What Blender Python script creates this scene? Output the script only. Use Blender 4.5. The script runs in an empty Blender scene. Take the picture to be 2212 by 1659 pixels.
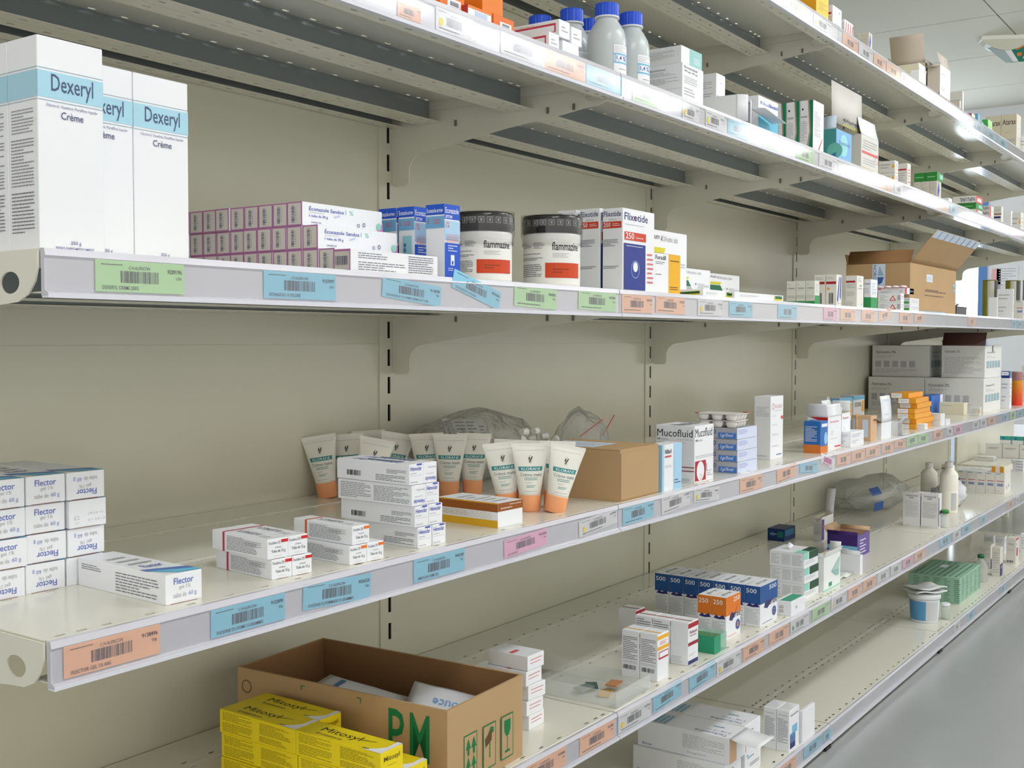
import bpy, math, random
from math import sin, cos, pi, radians
from mathutils import Vector, Matrix
SC = bpy.context.scene
COL = SC.collection
# ---------------------------------------------------------------- camera
CAMP = Vector((-.56326, -1.35692, .96)); YAW, PIT, ROL, FPX = .61151, -.04042, .00107, 2434.27
FW = Vector((cos(YAW)*cos(PIT), sin(YAW)*cos(PIT), sin(PIT)))
R0 = Vector((sin(YAW), -cos(YAW), 0)); U0 = R0.cross(FW)
RT = R0*cos(ROL)+U0*sin(ROL); UP = -R0*sin(ROL)+U0*cos(ROL)
cd = bpy.data.cameras.new('camera'); cam = bpy.data.objects.new('camera', cd); COL.objects.link(cam)
cd.sensor_width = 36; cd.lens = FPX/2212*36; cd.clip_start = .02; cd.clip_end = 60
m = Matrix((RT, UP, -FW)).transposed().to_4x4(); m.translation = CAMP; cam.matrix_world = m
SC.camera = cam
# ---------------------------------------------------------------- exposure, world, lights
SC.view_settings.view_transform = 'Standard'; SC.view_settings.look = 'None'
SC.view_settings.exposure = .33; SC.view_settings.gamma = 1; SC.view_settings.use_curve_mapping = False
W = bpy.data.worlds.new('world'); SC.world = W; W.use_nodes = True
W.node_tree.nodes['Background'].inputs[0].default_value = (1, .98, .91, 1)
W.node_tree.nodes['Background'].inputs[1].default_value = 1.0
SC.cycles.use_denoising = True; SC.cycles.max_bounces = 8; SC.cycles.diffuse_bounces = 4; SC.cycles.transparent_max_bounces = 24
SC.cycles.caustics_reflective = False; SC.cycles.caustics_refractive = False; SC.cycles.sample_clamp_indirect = 6
LAMP_W = 13.5          # emission of the ceiling light diffusers
# ---------------------------------------------------------------- materials
def lin(c): return tuple(((v/255)/12.92 if v/255 <= .04045 else ((v/255+.055)/1.055)**2.4) for v in c)
PAL = dict(W=(238,240,246), K=(34,34,38), G=(128,128,132), g=(182,182,186), B=(52,74,168), N=(38,46,110), R=(196,40,46), r=(214,92,92),
 O=(232,128,52), Y=(236,202,30), y=(244,176,38), gr=(38,132,92), lg=(176,218,176), T=(46,142,142), C=(168,212,232), c=(120,188,222),
 P=(176,92,166), p=(234,178,204), M=(196,70,160), U=(92,60,140), BL=(24,104,200), br=(176,128,80), db=(128,86,48), dg=(24,70,48),
 mi=(140,212,196), sg=(146,176,190), cr=(228,220,196), tan=(214,176,140), q=(206,206,210), ol=(134,136,40), k=(70,72,80), lb=(190,206,236),
 tg=(184,224,172), tb=(140,204,232), to=(244,188,158), tw=(226,226,232), tp=(238,178,208), rd=(150,40,44), X=(206,222,240), ob=(216,132,20))
_m = {}
def mat(c, rough=.5, metal=0., spec=.4, trans=0., emit=0., alpha=1., noise=0., ior=1.45, name=None, coat=0.):
    if isinstance(c, str): nm0 = c; c = PAL[c]
    key = (tuple(c), rough, metal, spec, trans, emit, alpha, noise, name)
    if key in _m: return _m[key]
    M = bpy.data.materials.new(name or 'paint_%02x%02x%02x' % tuple(int(v) for v in c)); M.use_nodes = True
    nt = M.node_tree; b = nt.nodes['Principled BSDF']; L = lin(c)
    b.inputs['Base Color'].default_value = (*L, 1); b.inputs['Roughness'].default_value = rough
    b.inputs['Metallic'].default_value = metal; b.inputs['Specular IOR Level'].default_value = spec
    b.inputs['Transmission Weight'].default_value = trans; b.inputs['IOR'].default_value = ior
    b.inputs['Alpha'].default_value = alpha; b.inputs['Coat Weight'].default_value = coat; b.inputs['Coat Roughness'].default_value = .1
    if emit: b.inputs['Emission Color'].default_value = (*L, 1); b.inputs['Emission Strength'].default_value = emit
    if noise:
        tc = nt.nodes.new('ShaderNodeTexCoord'); n = nt.nodes.new('ShaderNodeTexNoise'); n.inputs['Scale'].default_value = 9; n.inputs['Detail'].default_value = 6
        rp = nt.nodes.new('ShaderNodeMapRange'); rp.inputs[3].default_value = 1-noise; rp.inputs[4].default_value = 1+noise
        mx = nt.nodes.new('ShaderNodeMix'); mx.data_type = 'RGBA'; mx.blend_type = 'MULTIPLY'; mx.inputs[0].default_value = 1
        nt.links.new(tc.outputs['Object'], n.inputs['Vector']); nt.links.new(n.outputs['Fac'], rp.inputs[0])
        mx.inputs[6].default_value = (*L, 1); nt.links.new(rp.outputs[0], mx.inputs[7]); nt.links.new(mx.outputs[2], b.inputs['Base Color'])
    _m[key] = M; return M
CREAM = mat((228,226,214), .18, spec=.5, name='cream_enamel'); CREAMP = mat((213,211,194), .22, spec=.5, name='cream_panel', noise=.02)
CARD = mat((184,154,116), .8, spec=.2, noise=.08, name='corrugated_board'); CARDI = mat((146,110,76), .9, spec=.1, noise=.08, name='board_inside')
RAILM = mat((200,199,211), .3, spec=.6, name='rail_plastic', coat=1.); RAILC = mat((225,226,238), .12, spec=.7, name='rail_lip')
def clearmat(name, dif=.03, rough=.1, tint=(240,244,246), sp=.9, crinkle=0):
    """clear film: sees through, mirrors at grazing angles, a little milky"""
    M = bpy.data.materials.new(name); M.use_nodes = True; nt = M.node_tree; nt.nodes.clear(); N = nt.nodes.new
    o = N('ShaderNodeOutputMaterial'); tr = N('ShaderNodeBsdfTransparent'); gl = N('ShaderNodeBsdfGlossy'); df = N('ShaderNodeBsdfDiffuse'); lw = N('ShaderNodeLayerWeight'); pw = N('ShaderNodeMath'); fr = N('ShaderNodeMath'); m1 = N('ShaderNodeMixShader'); m2 = N('ShaderNodeMixShader')
    gl.inputs['Roughness'].default_value = rough; lw.inputs[0].default_value = .5; pw.operation = 'POWER'; pw.inputs[1].default_value = 5; fr.operation = 'MULTIPLY_ADD'; fr.inputs[1].default_value = sp; fr.inputs[2].default_value = .035; nt.links.new(lw.outputs['Facing'], pw.inputs[0]); nt.links.new(pw.outputs[0], fr.inputs[0]); df.inputs['Color'].default_value = (*lin(tint), 1); tr.inputs['Color'].default_value = (.97, .97, .97, 1)
    m1.inputs[0].default_value = dif; nt.links.new(tr.outputs[0], m1.inputs[1]); nt.links.new(df.outputs[0], m1.inputs[2])
    nt.links.new(fr.outputs[0], m2.inputs[0]); nt.links.new(m1.outputs[0], m2.inputs[1]); nt.links.new(gl.outputs[0], m2.inputs[2]); nt.links.new(m2.outputs[0], o.inputs['Surface'])
    if crinkle:
        nz = N('ShaderNodeTexNoise'); nz.inputs['Scale'].default_value = crinkle; nz.inputs['Detail'].default_value = 3; bp = N('ShaderNodeBump'); bp.inputs['Strength'].default_value = .8; bp.inputs['Distance'].default_value = .02; tc = N('ShaderNodeTexCoord')
        nt.links.new(tc.outputs['Object'], nz.inputs['Vector']); nt.links.new(nz.outputs['Fac'], bp.inputs['Height']); nt.links.new(bp.outputs[0], gl.inputs['Normal']); nt.links.new(bp.outputs[0], lw.inputs['Normal'])
    return M
FILM = clearmat('clear_film', .07, .12, sp=.5, crinkle=45); FILM2 = clearmat('milky_film', .22, .2, (240,244,240), sp=.4, crinkle=30); CLEAR = clearmat('clear_plastic', .10, .05); COVER = clearmat('clear_rail_cover', .03, .10); SHRINK = clearmat('shrink_film', .0, .08)
GALV = mat((150,158,160), .35, metal=.3, name='galvanised_steel')
CLEAR = mat((235,240,240), .06, spec=.7, alpha=.25, name='clear_plastic')
# ---------------------------------------------------------------- mesh builder
class MB:
    def __init__(s): s.v = []; s.f = []; s.m = []; s.mats = []; s.sm = []
    def mi(s, M):
        if isinstance(M, (str, tuple)): M = mat(M)
        if M not in s.mats: s.mats.append(M)
        return s.mats.index(M)
    def add(s, vs, fs, M, T=None, smooth=False):
        o = len(s.v); i = s.mi(M)
        s.v += [tuple(T @ Vector(v)) if T is not None else tuple(v) for v in vs]
        for f in fs: s.f.append(tuple(o+k for k in f)); s.m.append(i); s.sm.append(smooth)
    def box(s, x0, x1, y0, y1, z0, z1, M, T=None):
        vs = [(x, y, z) for z in (z0, z1) for y in (y0, y1) for x in (x0, x1)]
        s.add(vs, [(0,2,3,1),(4,5,7,6),(0,1,5,4),(2,6,7,3),(0,4,6,2),(1,3,7,5)], M, T)
    def lathe(s, prof, M, seg=32, T=None, caps=True, sx=1., sy=1.):
        n = len(prof); vs = []
        for r, z in prof:
            for k in range(seg): a = 2*pi*k/seg; vs.append((r*cos(a)*sx, r*sin(a)*sy, z))
        fs = [(j*seg+k, j*seg+(k+1) % seg, (j+1)*seg+(k+1) % seg, (j+1)*seg+k) for j in range(n-1) for k in range(seg)]
        s.add(vs, fs, M, T, True)
        if caps:
            o = len(s.v); i = s.mi(M)
            s.f.append(tuple(o-n*seg+k for k in reversed(range(seg)))); s.m.append(i); s.sm.append(False)
            s.f.append(tuple(o-seg+k for k in range(seg))); s.m.append(i); s.sm.append(False)
    def prism(s, pts, h0, h1, M, T=None):     # polygon in local x,y extruded along z
        n = len(pts); vs = [(x, y, h0) for x, y in pts]+[(x, y, h1) for x, y in pts]
        s.add(vs, [tuple(reversed(range(n))), tuple(range(n, 2*n))]+[(k, (k+1) % n, n+(k+1) % n, n+k) for k in range(n)], M, T)
    def sheet(s, grid, M, T=None, th=.0008):  # grid of points [row][col] -> thin solid sheet
        R, Cn = len(grid), len(grid[0]); g = [[Vector(p) for p in row] for row in grid]; nn = []
        for a in range(R):
            for b in range(Cn):
                du = g[a][min(b+1, Cn-1)]-g[a][max(b-1, 0)]; dv = g[min(a+1, R-1)][b]-g[max(a-1, 0)][b]; q = du.cross(dv)
                nn.append(q.normalized() if q.length > 1e-12 else Vector((0, 0, 1)))
        flat = [p for row in g for p in row]; vs = [tuple(p+n*th/2) for p, n in zip(flat, nn)]+[tuple(p-n*th/2) for p, n in zip(flat, nn)]; K = R*Cn
        fs = []
        for a in range(R-1):
            for b in range(Cn-1):
                i = a*Cn+b; fs += [(i, i+1, i+Cn+1, i+Cn), (K+i, K+i+Cn, K+i+Cn+1, K+i+1)]
        for b in range(Cn-1): fs += [(b, K+b, K+b+1, b+1), ((R-1)*Cn+b, (R-1)*Cn+b+1, K+(R-1)*Cn+b+1, K+(R-1)*Cn+b)]
        for a in range(R-1): fs += [(a*Cn, (a+1)*Cn, K+(a+1)*Cn, K+a*Cn), (a*Cn+Cn-1, K+a*Cn+Cn-1, K+(a+1)*Cn+Cn-1, (a+1)*Cn+Cn-1)]
        s.add(vs, fs, M, T, True)
    def mesh(s, name):
        me = bpy.data.meshes.new(name); me.from_pydata(s.v, [], s.f)
        for M in s.mats: me.materials.append(M)
        me.polygons.foreach_set('material_index', s.m); me.polygons.foreach_set('use_smooth', s.sm); me.update(); return me
def link(name, me, parent=None, loc=None, rz=0, rot=None):
    o = bpy.data.objects.new(name, me); COL.objects.link(o)
    if loc is not None: o.location = loc
    o.rotation_euler = rot if rot else (0, 0, rz)
    if parent: o.parent = parent
    return o
def tag(o, label, cat, group=None, kind=None):
    o['label'] = label; o['category'] = cat
    if group: o['group'] = group
    if kind: o['kind'] = kind
    return o
def struct(o, label=None):
    o['kind'] = 'structure'
    if label: o['label'] = label
    return o
# ---------------------------------------------------------------- printed artwork on flat faces
_t = {}
def glyphs(txt, bold=0., shear=0.):
    k = (txt, bold, shear)
    if k not in _t:
        c = bpy.data.curves.new('t', 'FONT'); c.body = txt; c.resolution_u = 2; c.offset = bold; c.shear = shear
        o = bpy.data.objects.new('t', c); me = bpy.data.meshes.new_from_object(o)
        vs = [(v.co.x, v.co.y) for v in me.vertices]; fs = [tuple(p.vertices) for p in me.polygons]
        bpy.data.objects.remove(o); bpy.data.meshes.remove(me); bpy.data.curves.remove(c)
        xs = [v[0] for v in vs] or [0, 1]; ys = [v[1] for v in vs] or [0, 1]
        _t[k] = ([((x-min(xs))/max(1e-6, max(xs)-min(xs)), (y-min(ys))/max(1e-6, max(ys)-min(ys))) for x, y in vs], fs)
    return _t[k]
def art(mb, T, fw, fh, els, lay0=.0002):
    """els drawn on the plane T (local x right, y up, z out) of size fw x fh; coordinates are fractions."""
    lay = lay0
    for e in els:
        lay += .00009; k = e[0]; z = lay
        if k == 'r': _, c, a, b, d, f = e; mb.add([(a*fw, b*fh, z), (d*fw, b*fh, z), (d*fw, f*fh, z), (a*fw, f*fh, z)], [(0,1,2,3)], c, T)
        elif k == 'p': _, c, pts = e; mb.add([(u*fw, v*fh, z) for u, v in pts], [tuple(range(len(pts)))], c, T)
        elif k in ('t', 'T', 'i', 'v', 'V'):      # text; T upside down, i italic, v/V reading up/down
            _, s, c, a, b, d, f = e[:7]; bold = min(.008, e[7]) if len(e) > 7 else .006
            vs, fs = glyphs(s, bold, .3 if k == 'i' else 0)
            if k == 'T': vs = [(1-x, 1-y) for x, y in vs]
            if k == 'v': vs = [(1-y, x) for x, y in vs]
            if k == 'V': vs = [(y, 1-x) for x, y in vs]
            mb.add([((a+(d-a)*x)*fw, (b+(f-b)*y)*fh, z) for x, y in vs], fs, c, T)
        elif k == 'l':                             # block of small print: n broken lines
            _, c, a, b, d, f, n = e[:7]; rg = random.Random(int(a*977+b*733+n*31))
            for j in range(n):
                yc = f-(j+.5)*(f-b)/n; hh = (f-b)/n*.17; x = a; end = a+(d-a)*rg.choice((1, 1, .96, .8, .55)); vs = []; fs = []
                while x < end-1e-6:
                    x2 = min(end, x+(d-a)*rg.uniform(.05, .16)); q = len(vs)
                    vs += [(x*fw, (yc-hh)*fh, z), (x2*fw, (yc-hh)*fh, z), (x2*fw, (yc+hh)*fh, z), (x*fw, (yc+hh)*fh, z)]; fs.append((q, q+1, q+2, q+3)); x = x2+(d-a)*.018
                if fs: mb.add(vs, fs, c, T)
        elif k in ('b', 'w'):                      # bar code; w has horizontal bars
            _, c, a, b, d, f = e[:6]; n = e[6] if len(e) > 6 else 16; rg = random.Random(n+int(a*100)); vs = []; fs = []
            st = ((d-a) if k == 'b' else (f-b))/n
            for j in range(n):
                w = st*rg.choice((.35, .55, .75)); q = len(vs)
                if k == 'b': x0 = a+j*st; vs += [(x0*fw, b*fh, z), ((x0+w)*fw, b*fh, z), ((x0+w)*fw, f*fh, z), (x0*fw, f*fh, z)]
                else: y0 = b+j*st; vs += [(a*fw, y0*fh, z), (d*fw, y0*fh, z), (d*fw, (y0+w)*fh, z), (a*fw, (y0+w)*fh, z)]
                fs.append((q, q+1, q+2, q+3))
            mb.add(vs, fs, c, T)
        elif k in ('e', 'o'):                      # disc / ring, radii as fraction of face height
            _, c, u, v, r = e[:5]; ry = e[5] if len(e) > 5 and k == 'e' else r; N = 24
            if k == 'e': mb.add([(u*fw+r*fh*cos(2*pi*j/N), v*fh+ry*fh*sin(2*pi*j/N), z) for j in range(N)], [tuple(range(N))], c, T)
            else:
                r2 = r*(e[5] if len(e) > 5 else .8); vs = [(u*fw+q*fh*cos(2*pi*j/N), v*fh+q*fh*sin(2*pi*j/N), z) for q in (r, r2) for j in range(N)]
                mb.add(vs, [(j, (j+1) % N, N+(j+1) % N, N+j) for j in range(N)], c, T)
        elif k == 'h':                             # diagonal hatching
            _, c, a, b, d, f, n = e
            for j in range(n):
                x0 = a+(d-a)*j/n; x1 = x0+(d-a)/n*.5; sk = (d-a)/n*.6
                mb.add([(x0*fw, b*fh, z), (x1*fw, b*fh, z), (min(d, x1+sk)*fw, f*fh, z), (min(d, x0+sk)*fw, f*fh, z)], [(0,1,2,3)], c, T)
def face_T(face, w, d, h):
    if face == 'F': return Matrix(((1,0,0,0),(0,0,-1,0),(0,1,0,0),(0,0,0,1))), w, h
    if face == 'L': return Matrix(((0,0,-1,0),(-1,0,0,d),(0,1,0,0),(0,0,0,1))), d, h
    if face == 'R': return Matrix(((0,0,1,w),(1,0,0,0),(0,1,0,0),(0,0,0,1))), d, h
    if face == 'T': return Matrix(((1,0,0,0),(0,1,0,0),(0,0,1,h),(0,0,0,1))), w, d
    if face == 'S': return Matrix(((0,1,0,0),(-1,0,0,d),(0,0,1,h),(0,0,0,1))), d, w   # top, reading from the left side
    if face == 'Bk': return Matrix(((-1,0,0,w),(0,0,1,d),(0,1,0,0),(0,0,0,1))), w, h
# ---------------------------------------------------------------- placing by rays of the photographed view
def unp(u, v, x=None, y=None, z=None):
    d = FW+RT*((u-1106)/FPX)-UP*((v-829.5)/FPX)
    i, q = [(k, s) for k, s in enumerate((x, y, z)) if s is not None][0]
    return CAMP+d*((q-CAMP[i])/d[i])
def Nu(u): return RT*FPX-FW*(u-1106)
def Nv(v): return UP*FPX+FW*(v-829.5)
def X_at(u, y, z): N = Nu(u); return CAMP.x-((y-CAMP.y)*N.y+(z-CAMP.z)*N.z)/N.x
def Z_at(x, y, v): N = Nv(v); return CAMP.z-((x-CAMP.x)*N.x+(y-CAMP.y)*N.y)/N.z
def along(P, dr, u): N = Nu(u); return -((P-CAMP).dot(N))/dr.dot(N)
def Y_at(u, x, z): N = Nu(u); return CAMP.y-((x-CAMP.x)*N.x+(z-CAMP.z)*N.z)/N.y
Z1, Z2, Z3, Z4, Z5, Z6 = 1.671, 1.375, 1.037, .696, .362, .062
XB = [-.002, .990, 1.990, 2.990, 3.990, 4.990]
# ================================================================ ROOM
def slab(name, x0, x1, y0, y1, z0, z1, M):
    b = MB(); b.box(x0, x1, y0, y1, z0, z1, M); return struct(link(name, b.mesh(name)))
FLOORM = mat((164,168,170), .2, spec=.5, noise=.03, name='vinyl_floor'); WALLM = mat((226,228,232), .6, name='wall_paint', noise=.02)
slab('floor', -4, 18, -5, 3.2, -.1, 0, FLOORM)
slab('wall_far', 8, 8.15, .0, .5, 0, 2.6, WALLM); slab('wall_far', 8, 8.15, 1.45, 3.2, 0, 2.6, WALLM)
slab('wall_far', 8, 8.15, .5, 1.45, 2.15, 2.6, WALLM); slab('wall_side', 8.15, 18, .0, .15, 0, 2.6, WALLM)
slab('wall_back', -4, 8.15, 3.2, 3.35, 0, 2.6, WALLM)
slab('wall_end', 18, 18.15, -5, .15, 0, 2.6, WALLM)
# suspended ceiling: panels with fine joints
CEILM = mat((224,222,208), .8, spec=.2, name='ceiling_panel', noise=.015); JOINT = mat((150,150,144), .8, name='ceiling_joint')
b = MB(); b.box(-4, 18.15, -5.15, 3.35, 2.62, 2.7, JOINT)
x = -4.49+.0
xs = [-3.87+.8585*k for k in range(27)]; ys = [-5.15, -4.32, -3.46, -2.61, -1.75, -.905, -.05, .805, 1.66, 2.52, 3.35]
for i in range(-1, len(xs)):
    xa = -4 if i < 0 else xs[i]; xb = xs[i+1] if i+1 < len(xs) else 18.15
    if xb > 18.15: xb = 18.15
    if xa >= 18.1: break
    for j in range(10): b.box(xa+.004, xb-.004, ys[j]+.004, ys[j+1]-.004, 2.6, 2.625, CEILM)
struct(link('ceiling', b.mesh('ceiling')))
# window in the far wall
b = MB(); BLUE = mat((96,140,200), .4, name='blue_frame')
for y0, y1, z0, z1 in ((.5,.56,.0,2.15),(1.39,1.45,.0,2.15),(.56,1.39,2.09,2.15),(.56,1.39,0,.06),(.945,.985,.06,2.09),(.56,1.39,.62,.66)):
    b.box(7.99, 8.06, y0, y1, z0, z1, BLUE)
wn = struct(link('window_1', b.mesh('window_frame')))
b = MB(); b.box(8.03, 8.034, .56, 1.39, .64, 2.09, mat((232,246,255), .5, emit=5., name='daylight_pane')); link('window_pane', b.mesh('window_pane'), wn)
b = MB(); b.box(8.03, 8.034, .56, 1.39, .06, .62, mat((188,206,222), .3, emit=.35, name='frosted_pane')); link('window_pane', b.mesh('window_pane'), wn)
# notice sheets pinned on the far wall
def sheet_on_wall(y, z, w, h, c, lab, els):
    b = MB(); b.box(7.994, 7.998, y-w/2, y+w/2, z-h/2, z+h/2, c)
    art(b, Matrix(((0,0,-1,7.994),(-1,0,0,y+w/2),(0,1,0,z-h/2),(0,0,0,1))), w, h, els); tag(link('notice_sheet', b.mesh('notice')), lab, 'notice')
p0 = unp(2153, 605, x=8); sheet_on_wall(p0.y, p0.z, .055, .16, (238,176,180), 'narrow pink paper strip pinned to the white far wall', [('r','sg',.0,.0,.9,.3)])
p0 = unp(2176, 600, x=8); sheet_on_wall(p0.y, p0.z+.02, .14, .13, (226,230,238), 'pale notice sheet pinned right of the pink strip on the far wall', [('l','g',.1,.1,.9,.9,6)])
# low counter beyond the end of the shelving
b = MB(); CW = mat((232,234,240), .4, name='counter_white'); pts = [(6.55,.33),(6.56,.36),(6.6,.385),(6.66,.392),(7.5,.392),(7.5,.37),(6.62,.36),(6.58,.33)]
b.prism([(x, z) for x, z in pts], -.35, .28, CW, Matrix(((1,0,0,0),(0,0,1,0),(0,1,0,0),(0,0,0,1))))
t = link('counter', None, loc=(0, 0, 0)); tag(t, 'low white counter with a rounded edge beyond the end of the shelving', 'counter')
link('worktop', b.mesh('worktop'), t)
b = MB(); b.box(6.62, 7.46, -.33, .26, .0, .36, CREAMP); link('cabinet', b.mesh('cabinet'), t)
for yy in (-.2, .02):
    b = MB(); b.box(6.605, 6.62, yy, yy+.03, .02, .34, mat((150,146,120), .5)); link('rail', b.mesh('rail'), t)
t = link('side_table', None, loc=(5.06, -.40, 0)); tag(t, 'low cream side table just past the far end of the shelving', 'table')
b = MB(); b.box(0, .9, 0, .37, .342, .3615, CREAM); link('tabletop', b.mesh('tabletop'), t)
for lx, ly in ((.03,.02),(.84,.02),(.03,.32),(.84,.32)):
    b = MB(); b.box(lx, lx+.03, ly, ly+.03, 0, .3415, CREAM); link('leg', b.mesh('leg'), t)
b = MB(); b.box(0, 1.3, .385, .397, .0, .5, CREAMP); link('back_board', b.mesh('back_board'), t)
# ceiling lights (outside the frame, they light the aisle, one added for the far wall)
DIFF = mat((250,252,255), .5, emit=LAMP_W, name='lamp_diffuser')
def ceil_light(x, y, lab, L=1.2, wd=.2):
    t = link('ceiling_light', None, loc=(x, y, 2.6)); tag(t, lab, 'ceiling light', 'ceiling lights')
    b = MB(); b.box(-L/2-.03, L/2+.03, -.04, .04, -.12, -.10, 'W'); b.box(-.4, -.39, -.005, .005, -.10, 0, 'W'); b.box(.39, .4, -.005, .005, -.10, 0, 'W'); link('light_housing', b.mesh('light_housing'), t)
    b = MB(); b.box(-L/2, L/2, -wd/2, wd/2, -.17, -.1205, DIFF); link('diffuser', b.mesh('diffuser'), t)
for k, (x, y) in enumerate([(-.4,-1.75),(2.0,-1.75),(4.4,-1.75),(7.2,-1.75),(6.6,1.7)]):  # last one is an added lamp that brightens the far wall and ceiling
    ceil_light(x, y, 'rectangular ceiling light over the %s' % ('aisle in front of the shelving' if y < 0 else 'far corner, added to brighten the far wall'))
TUBE = mat((250,252,255), .5, emit=19., name='tube_lamp')
for x in (1.6, 2.9, 4.2, 5.5, 7.6, 9.9, 12.0, 14.4, 16.2):
    t = link('ceiling_light', None, loc=(x, -2.92, 2.6)); tag(t, 'bare tube ceiling light in the row behind the photographer', 'ceiling light', 'ceiling lights')
    b = MB(); b.box(-.6, .6, -.03, .03, -.10, -.04, 'W'); b.box(-.4, -.39, -.005, .005, -.04, 0, 'W'); b.box(.39, .4, -.005, .005, -.04, 0, 'W'); link('light_housing', b.mesh('light_housing'), t)
    b = MB(); b.lathe([(.02,-.58),(.02,.58)], TUBE, 12, Matrix.Translation((0,0,-.14)) @ Matrix.Rotation(pi/2, 4, 'Y')); link('tube', b.mesh('tube'), t)
# emergency exit light on the ceiling
c = unp(2172, 78, z=2.6); t = link('emergency_light', None, loc=c, rz=YAW-.12); tag(t, 'emergency exit light with clear dome and green sign on the ceiling', 'emergency light')
b = MB(); b.box(-.03, .05, -.13, .13, -.022, -.001, mat((236,236,228), .4)); link('light_base', b.mesh('light_base'), t)
b = MB(); pts = [(-.125+.25*k/12, -.022-.06*sin(pi*k/12)**.7) for k in range(13)]
b.prism(pts, -.028, .045, mat((222,222,206), .3, alpha=.92, name='lamp_lens'), Matrix(((0,0,1,0),(-1,0,0,0),(0,1,0,0),(0,0,0,1)))); link('lens', b.mesh('lens'), t)
b = MB(); M_ = Matrix.Translation((-.02,0,-.045)) @ Matrix.Rotation(radians(-12), 4, 'X'); pts = [(-.10,0),(.13,0),(.13,-.075),(.07,-.115),(-.02,-.1)]
T = M_ @ Matrix(((0,0,-1,0),(-1,0,0,0),(0,1,0,0),(0,0,0,1))); b.prism(pts, -.004, .0, mat((30,124,104), .3), T)
art(b, T @ Matrix.Translation((-.10,-.115,0)), .23, .115, [('p',(170,186,190),[(.0,1),(.33,1),(.5,.1),(.35,.12)]),('p','W',[(.3,1),(.45,1),(.62,.05),(.5,.1)]),('r','O',.5,.85,.9,.95),('p','O',[(.62,.6),(.85,.7),(.85,.78),(.62,.68)]),('r','O',.62,.3,.72,.45),('p',(190,200,190),[(.75,.1),(.95,.35),(.9,.45),(.72,.2)])], .0003)
link('exit_sign', b.mesh('exit_sign'), t)
# ================================================================ SHELVING
SL = [.018,.040,.066]+[.114+.0485*k for k in range(16)]+[.926-.005,.948,.970]
def slotted(b, x0, x1, ya, yb, yr, z0, z1, M, slots=SL, sl=.0105, sw=.0045):
    """sheet strip ya..yb pierced by a row of real slots centred on yr"""
    b.box(x0, x1, ya, yr-sw/2, z0, z1, M); b.box(x0, x1, yr+sw/2, yb, z0, z1, M)
    x = x0
    for s in slots:
        a = x0+s-sl/2
        if a > x: b.box(x, a, yr-sw/2, yr+sw/2, z0, z1, M)
        x = a+sl
    b.box(x, x1, yr-sw/2, yr+sw/2, z0, z1, M)
def shelf_panel(x0, x1, y0, y1, zt, dz=.038):
    b = MB(); t = .001; e = .0095
    if y1-y0 > .1:
        slotted(b, x0, x1, y0, y0+.02, y0+e, zt-t, zt, CREAM); slotted(b, x0, x1, y1-.02, y1, y1-e, zt-t, zt, CREAM)
        b.box(x0, x1, y0+.02, y1-.02, zt-t, zt, CREAM)
    else:
        slotted(b, x0, x1, y0, y0+.02, y0+e, zt-t, zt, CREAM); b.box(x0, x1, y0+.02, y1, zt-t, zt, CREAM)
    b.box(x0, x1, y0, y0+t, zt-dz, zt-t, CREAM); b.box(x0, x1, y1-t, y1, zt-dz, zt-t, CREAM)
    b.box(x0+t, x1-t, y1-t-.0006, y1-t-.0001, zt-dz+t, zt-t-.0001, GALV); b.box(x0+t, x1-t, y0+t+.0001, y0+t+.0006, zt-dz+t, zt-t-.0001, GALV)
    T = Matrix(((0,0,1,x0),(1,0,0,0),(0,1,0,0),(0,0,0,1)))
    for q, sg in ((y0, 1), (y1, -1)):
        pts = [(q+.0002*sg, zt-.0002), (q+.0008*sg, zt+.0004), (q+.0018*sg, zt+.0006), (q+.003*sg, zt+.0003), (q+.0042*sg, zt-.0002)]
        b.prism(pts if sg < 0 else pts[::-1], 0, x1-x0, CREAM, T)
    b.box(x0, x0+t, y0+t, y1-t, zt-.017, zt-t, CREAM); b.box(x1-t, x1, y0+t, y1-t, zt-.017, zt-t, CREAM)
    slotted(b, x0+t, x1-t, y0+t, y0+.025, y0+.013, zt-dz, zt-dz+t, CREAM); slotted(b, x0+t, x1-t, y1-.025, y1-t, y1-.013, zt-dz, zt-dz+t, CREAM)
    return b
BAYN = ['first bay from the left', 'second bay', 'third bay', 'fourth bay', 'fifth bay at the far end']
LEVN = {1: 'topmost', 2: 'second from top', 3: 'eye-level', 4: 'below-eye-level', 5: 'second from bottom', 6: 'bottom'}
RY = -.4735
for lv, zt in ((1, Z1), (2, Z2), (3, Z3), (4, Z4), (5, Z5), (6, Z6)):
    for k in range(5):
        x0, x1 = XB[k]+.0022, XB[k+1]-.0022
        t = link('metal_shelf', None, loc=(x0, 0, zt))
        tag(t, 'cream slotted metal %s shelf of the %s' % (LEVN[lv], BAYN[k]), 'shelf', 'cream metal shelves')
        for y0, y1 in ((-.468, -.2845), (-.2835, -.0905), (-.0895, -.004)):
            link('shelf_panel', shelf_panel(0, x1-x0, y0, y1, 0).mesh('shelf_panel'), t)
        b = MB(); L = x1-x0+.002
        T = Matrix(((0,0,1,-.001),(1,0,0,0),(0,1,0,0),(0,0,0,1)))
        b.prism([(-.4685,.0004),(-.4735,.0002),(RY-.0015,-.006),(RY,-.0085),(RY,-.0360),(RY-.004,-.0375),(RY-.0045,-.0405),(-.4685,-.0405)], 0, L, RAILM, T)
        rl = link('price_rail', b.mesh('price_rail'), t)
        b = MB(); b.prism([(RY-.0047,-.0380),(RY-.0062,-.0380),(RY-.0055,-.0425),(-.4695,-.0425),(-.4695,-.0407),(RY-.0047,-.0407)], 0, L, RAILC, T); link('rail_lip', b.mesh('rail_lip'), rl)
        b = MB(); b.box(0, L-.002, RY-.0022, RY-.0018, -.0378, -.0065, COVER); link('rail_cover', b.mesh('rail_cover'), rl)
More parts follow.
